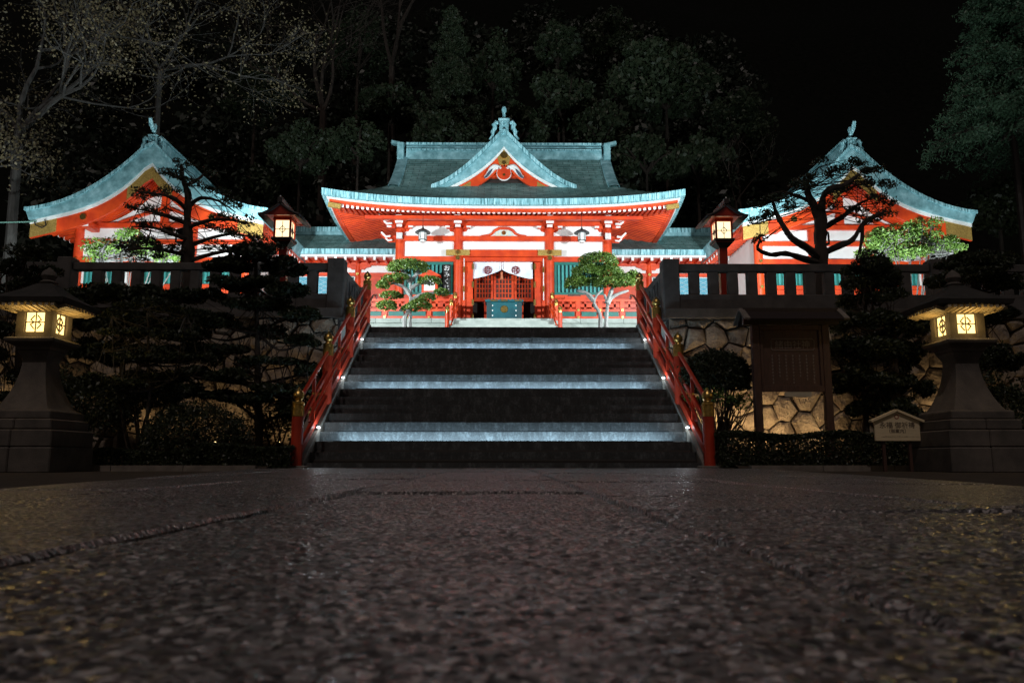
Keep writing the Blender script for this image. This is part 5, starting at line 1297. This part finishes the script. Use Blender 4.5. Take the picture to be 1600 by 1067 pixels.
garden_tree('clipped tree with one broad merged crown, in front of the bay without a sign', 945,
    [[(938, 512), (937, 490), (928, 474), (932, 462), (942, 452)], [(947, 512), (948, 490), (949, 474), (944, 460)], [(928, 470), (916, 458), (902, 454)], [(949, 474), (960, 462), (982, 454)], [(949, 474), (955, 455), (958, 448)]],
    [(935, 408, 31, 14), (918, 424, 24, 12), (950, 426, 24, 12), (902, 440, 19, 11), (925, 441, 22, 9), (950, 442, 24, 10), (975, 440, 19, 13), (988, 434, 12, 11), (893, 446, 12, 7)])
# floodlit shrubs by the wings
def lit_shrub(label, cl, Y, n, base):
    b = U(base, 440, Y); t = thing('flowering_shrub', label, 'shrub', (b.x, Y, TZ))
    P = np.concatenate([clumpy(px3(a, c, Y), (rx*Y/F, .6, ry*Y/F), int(rx*ry*n), 12, .4) for a, c, rx, ry in cl])
    foliage(P, .075, LEAF_S, t)
    for i in range(16):
        a, c, rx, ry = cl[i % len(cl)]; e = U(a+RS.uniform(-rx, rx)*.8, c-ry*.5, Y-.3)
        limb(t, [(b.x+RS.uniform(-.15, .15), Y, TZ-.02), ((b.x+e.x)/2, Y-.1, (TZ+e.z)/2-.1), e], .03, .01, BARKM, 'stem')
    twigs(P, [tuple(U(a, c+8, Y)) for a, c, _, _ in cl], 160, .3, BARKP, t, .008)
lit_shrub('bright green floodlit shrub beside the gnarled tree', [(1400, 372, 46, 30), (1440, 360, 34, 22), (1465, 385, 36, 22), (1370, 392, 34, 20), (1420, 400, 60, 20), (1490, 388, 20, 12)], 20.2, 1.9, 1420)
lit_shrub('bright green floodlit shrub beside the tall layered tree', [(170, 392, 34, 20), (205, 375, 28, 18), (150, 402, 22, 14), (240, 395, 34, 18), (270, 405, 30, 14)], 20.2, 1.9, 195)
# ------------------------------------------------------------------ wooded hill
def hz(x, y): return 3.0+max(0, y-37)*.98+1.6*math.sin(x*.11+1)+1.2*math.sin(y*.21+x*.05)-1.5 if y > 37.5 else 2.9
tag(MB().sheet([[(x, y, hz(x, y)) for x in range(-130, 131, 5)] for y in list(range(36, 150, 4))]).build('hillside', HILL, smooth=True), kind='structure')
def undergrowth():
    P = []
    for i in range(420):
        y = 40+38*RS.rand(); x = RS.uniform(-.62, .34)*y; h = RS.uniform(.5, 6)
        P.append(ell((x, y, hz(x, y)+h), (1.9, 1.6, 1.5), 130, .6))
    V, Q = leaves(np.concatenate(P), .55, .55)
    tag(place(mesh_np('forest_undergrowth', V, Q, LEAF_U), 'forest_undergrowth'), 'dark evergreen undergrowth covering the wooded hillside', 'undergrowth', kind='stuff')
undergrowth()
def branches(m, p, d, L, r, depth, tips, spread=.55, up=.12):
    q = p; pts = [p]; k = 4
    for i in range(k):
        d = (d+Vector(RS.normal(size=3))*.16+Vector((0, 0, up*.5))).normalized(); q = q+d*(L/k); pts.append(q)
    m.tube(pts, [r*(1-.5*i/k) for i in range(k+1)], 5 if r > .05 else 4)
    if depth == 0: tips.append(tuple(q)); return
    for j in range(3 if depth > 1 else 4):
        s = pts[2+RS.randint(3)]; e = (d+Vector(RS.normal(size=3))*spread).normalized()
        branches(m, s, e, L*(.58+.25*RS.rand()), r*.5, depth-1, tips, spread, up)
    tips.append(tuple(q))
def ground_at(x, y): return TZ if y < 36 else hz(x, y)
def forest_tree(kind, label, px, py, rx, ry, Y, n, leaf, size, group, lean=0):
    """crown centred on the pixel, rooted on the hill below it"""
    c = px3(px, py, Y); s = Y/F; rx *= s; ry *= s; g = ground_at(c[0], Y)
    t = thing(kind, label, 'tree', (c[0], Y, g), group)
    limb(t, [(c[0]+lean, Y, g-.3), (c[0]+lean*.5, Y, (g+c[2]-ry*.4)/2), (c[0], Y, c[2]-ry*.2)], max(.12, rx*.08), .06, BARK, 'trunk')
    for i in range(7):
        u = unit(1)[0]; limb(t, [(c[0], Y, c[2]-ry*.5), (c[0]+u[0]*rx*.4, Y+u[1]*rx*.4, c[2]-ry*.1), (c[0]+u[0]*rx*.8, Y+u[1]*rx*.8, c[2]+abs(u[2])*ry*.6)], .09, .02, BARK, 'limb')
    P = clumpy(c, (rx, rx*.8, ry), n, 34, .26, -.6, .6); foliage(P, size, leaf, t, 'crown', .6); return t
FG2 = 'evergreen trees on the dark hillside'
forest_tree('broadleaf_tree', 'wide domed evergreen crown on the hill behind the hall', 1040, 135, 100, 82, 44, 9000, LEAF_F, .34, FG2)
forest_tree('broadleaf_tree', 'small pointed evergreen crown above the domed one on the hill', 872, 78, 40, 46, 50, 3500, LEAF_F, .32, FG2)
forest_tree('broadleaf_tree', 'loose evergreen crown right behind the small front gable', 880, 160, 62, 60, 46, 5000, LEAF_F, .32, FG2)
forest_tree('broadleaf_tree', 'low evergreen crown just above the long roof ridge', 812, 200, 52, 44, 42, 4000, LEAF_F, .28, FG2)
forest_tree('broadleaf_tree', 'rounded leafy crown beside the roof ridge end ornament', 560, 224, 46, 44, 37, 4500, LEAF_F, .22, FG2)
forest_tree('broadleaf_tree', 'twiggy leafy crown between the wing roof and the main roof', 470, 236, 56, 50, 38, 4500, LEAF_F, .22, FG2)
forest_tree('broadleaf_tree', 'dim evergreen crown under the tall cedar on the hill', 610, 170, 58, 52, 48, 4000, LEAF_F, .30, FG2)
forest_tree('broadleaf_tree', 'dim broad crown low on the hill behind the corridor of the gnarled tree', 1090, 262, 64, 50, 42, 3500, LEAF_F, .30, FG2)
forest_tree('broadleaf_tree', 'dark evergreen crown beyond the eave of the wing with the lit shrub', 1560, 330, 60, 60, 32, 4000, LEAF_D, .24, FG2)
forest_tree('broadleaf_tree', 'dim crown filling the slope between the bare trees', 400, 150, 70, 60, 50, 3200, LEAF_F, .30, FG2)
forest_tree('broadleaf_tree', 'dim crown low on the slope behind the twiggy crown', 430, 285, 60, 50, 41, 3200, LEAF_F, .30, FG2)
forest_tree('broadleaf_tree', 'dim tall crown on the slope between bare tree and cedar', 560, 80, 60, 70, 56, 3200, LEAF_F, .30, FG2)
forest_tree('broadleaf_tree', 'dim crown beside the tall cedar towards the front gable', 770, 110, 50, 70, 52, 3200, LEAF_F, .30, FG2)
forest_tree('broadleaf_tree', 'dim crown on the slope between front gable and domed crown', 940, 215, 70, 60, 43, 3200, LEAF_F, .30, FG2)
forest_tree('broadleaf_tree', 'dim crown high above the domed one', 960, 70, 60, 60, 60, 3200, LEAF_F, .30, FG2)
forest_tree('broadleaf_tree', 'dim crown beyond the domed one towards the gnarled tree', 1150, 200, 60, 70, 50, 3200, LEAF_F, .30, FG2)
forest_tree('broadleaf_tree', 'dim crown low behind the main eave tip', 1010, 250, 60, 44, 40, 3200, LEAF_F, .30, FG2)
forest_tree('broadleaf_tree', 'dim crown low behind the roof ridge under the cedar', 690, 215, 60, 44, 43, 3200, LEAF_F, .30, FG2)
def cedar(label, px, top, base, half, Y, leaf, n=46):
    c = U(px, top, Y); b = U(px, base, Y); t = thing('cedar_tree', label, 'tree', (c.x, Y, ground_at(c.x, Y)), 'conifers on the hillside')
    g = ground_at(c.x, Y); limb(t, [(c.x, Y, g-.2), (c.x, Y, (g+c.z)/2), (c.x, Y, c.z)], .24, .03, DARKW, 'trunk')
    P = []; H = c.z-b.z; W_ = half*Y/F; m = MB()
    for i in range(n*3):
        f = RS.rand()**.8; z = c.z-H*f; a = RS.rand()*2*math.pi; L = W_*(.12+.88*f)*(.65+.45*RS.rand())
        e = Vector((c.x+L*math.cos(a), Y+L*math.sin(a), z-.20*L)); m.tube([(c.x, Y, z+.1), (c.x+L*.5*math.cos(a), Y+L*.5*math.sin(a), z), e], [.05, .03, .012], 4)
        base_ = np.array([c.x, Y, z+.05]); ev = np.array(e)
        for q in range(6):                                   # drooping sprays along the bough
            u = .25+.78*(q+RS.rand())/6; w = (.10+.07*L*(1-.5*u))
            s0 = base_+(ev-base_)*u+RS.normal(size=3)*[.12*L, .12*L, .10]
            P.append(s0+RS.normal(size=(34, 3))*[w*.8, w*.8, w*.42]-[0, 0, .1])
    tag(m.build('branches', BARK, t), kind='stuff'); foliage(np.concatenate(P), .20*Y/40, leaf, t, 'crown', .34)
cedar('tall dim cedar on the hill behind the long roof ridge', 706, 8, 250, 74, 46, LEAF_F, 60)
cedar('large cedar with drooping boughs standing clear above the wing', 1550, -120, 215, 128, 30, LEAF_C, 110)
def bare_tree(label, px, py, Y, H, dirs, leaf, nl, ls, r=.16, depth=4, name='bare_tree', bark=None):
    b = U(px, py, Y); g = ground_at(b.x, Y); t = thing(name, label, 'tree', (b.x, Y, g), 'half bare trees on the hillside')
    m = MB(); tips = []
    m.tube([(b.x, Y, g-.3), (b.x+.1, Y, (g+b.z)/2), tuple(b)], [r*1.5, r*1.2, r], 7)
    for d, L in dirs: branches(m, b, Vector(d).normalized(), L, r*.7, depth, tips)
    m.build('trunk', BARKM if leaf else BARK, t, True)
    if leaf:
        T = np.array(tips); P = T[RS.randint(len(T), size=nl)]+RS.normal(size=(nl, 3))*.28
        foliage(P, ls, leaf, t, 'crown', .6)
bare_tree('big half bare tree with pale limbs and dry leaves towering beside the wing roof', 30, 205, 25.5, 6, [((-.1, 0, 1), 3.6), ((.55, -.1, .75), 3.6), ((.9, -.1, .30), 2.6), ((-.6, 0, .6), 2.6), ((.3, .3, 1), 3.4)], LEAF_B, 6500, .095, .15)
bare_tree('half bare tree leaning over the wing ridge with pale leaf tips', 250, 110, 30, 6, [((.8, 0, .25), 2.8), ((.95, -.1, -.1), 2.6), ((.5, 0, .8), 2.6), ((-.3, 0, .9), 2.6)], LEAF_B, 3800, .10, .11)
bare_tree('low pale-tipped branchy tree at the eave end of the wing with the cable', -30, 262, 25, 4, [((.9, 0, .15), 1.4), ((.7, 0, .5), 1.3), ((.95, 0, -.05), 1.2)], LEAF_B, 900, .12, .07, 3)
bare_tree('bare grey tree on the hill between wing and cedar', 505, 175, 44, 8, [((-.3, 0, 1), 5), ((.4, 0, 1), 5), ((-.8, 0, .6), 4), ((.0, 0, 1), 5.5)], None, 0, .1, .2, 4)
bare_tree('bare grey tree standing behind the tall cedar', 612, 105, 52, 8, [((-.5, 0, 1), 6), ((.5, 0, 1), 6), ((.1, 0, 1), 6)], None, 0, .1, .2, 4)
bare_tree('small bare tree behind the corridor and its post lantern', 1150, 318, 36, 3, [((-.3, 0, 1), 1.6), ((.4, 0, 1), 1.8)], None, 0, .1, .06, 3)
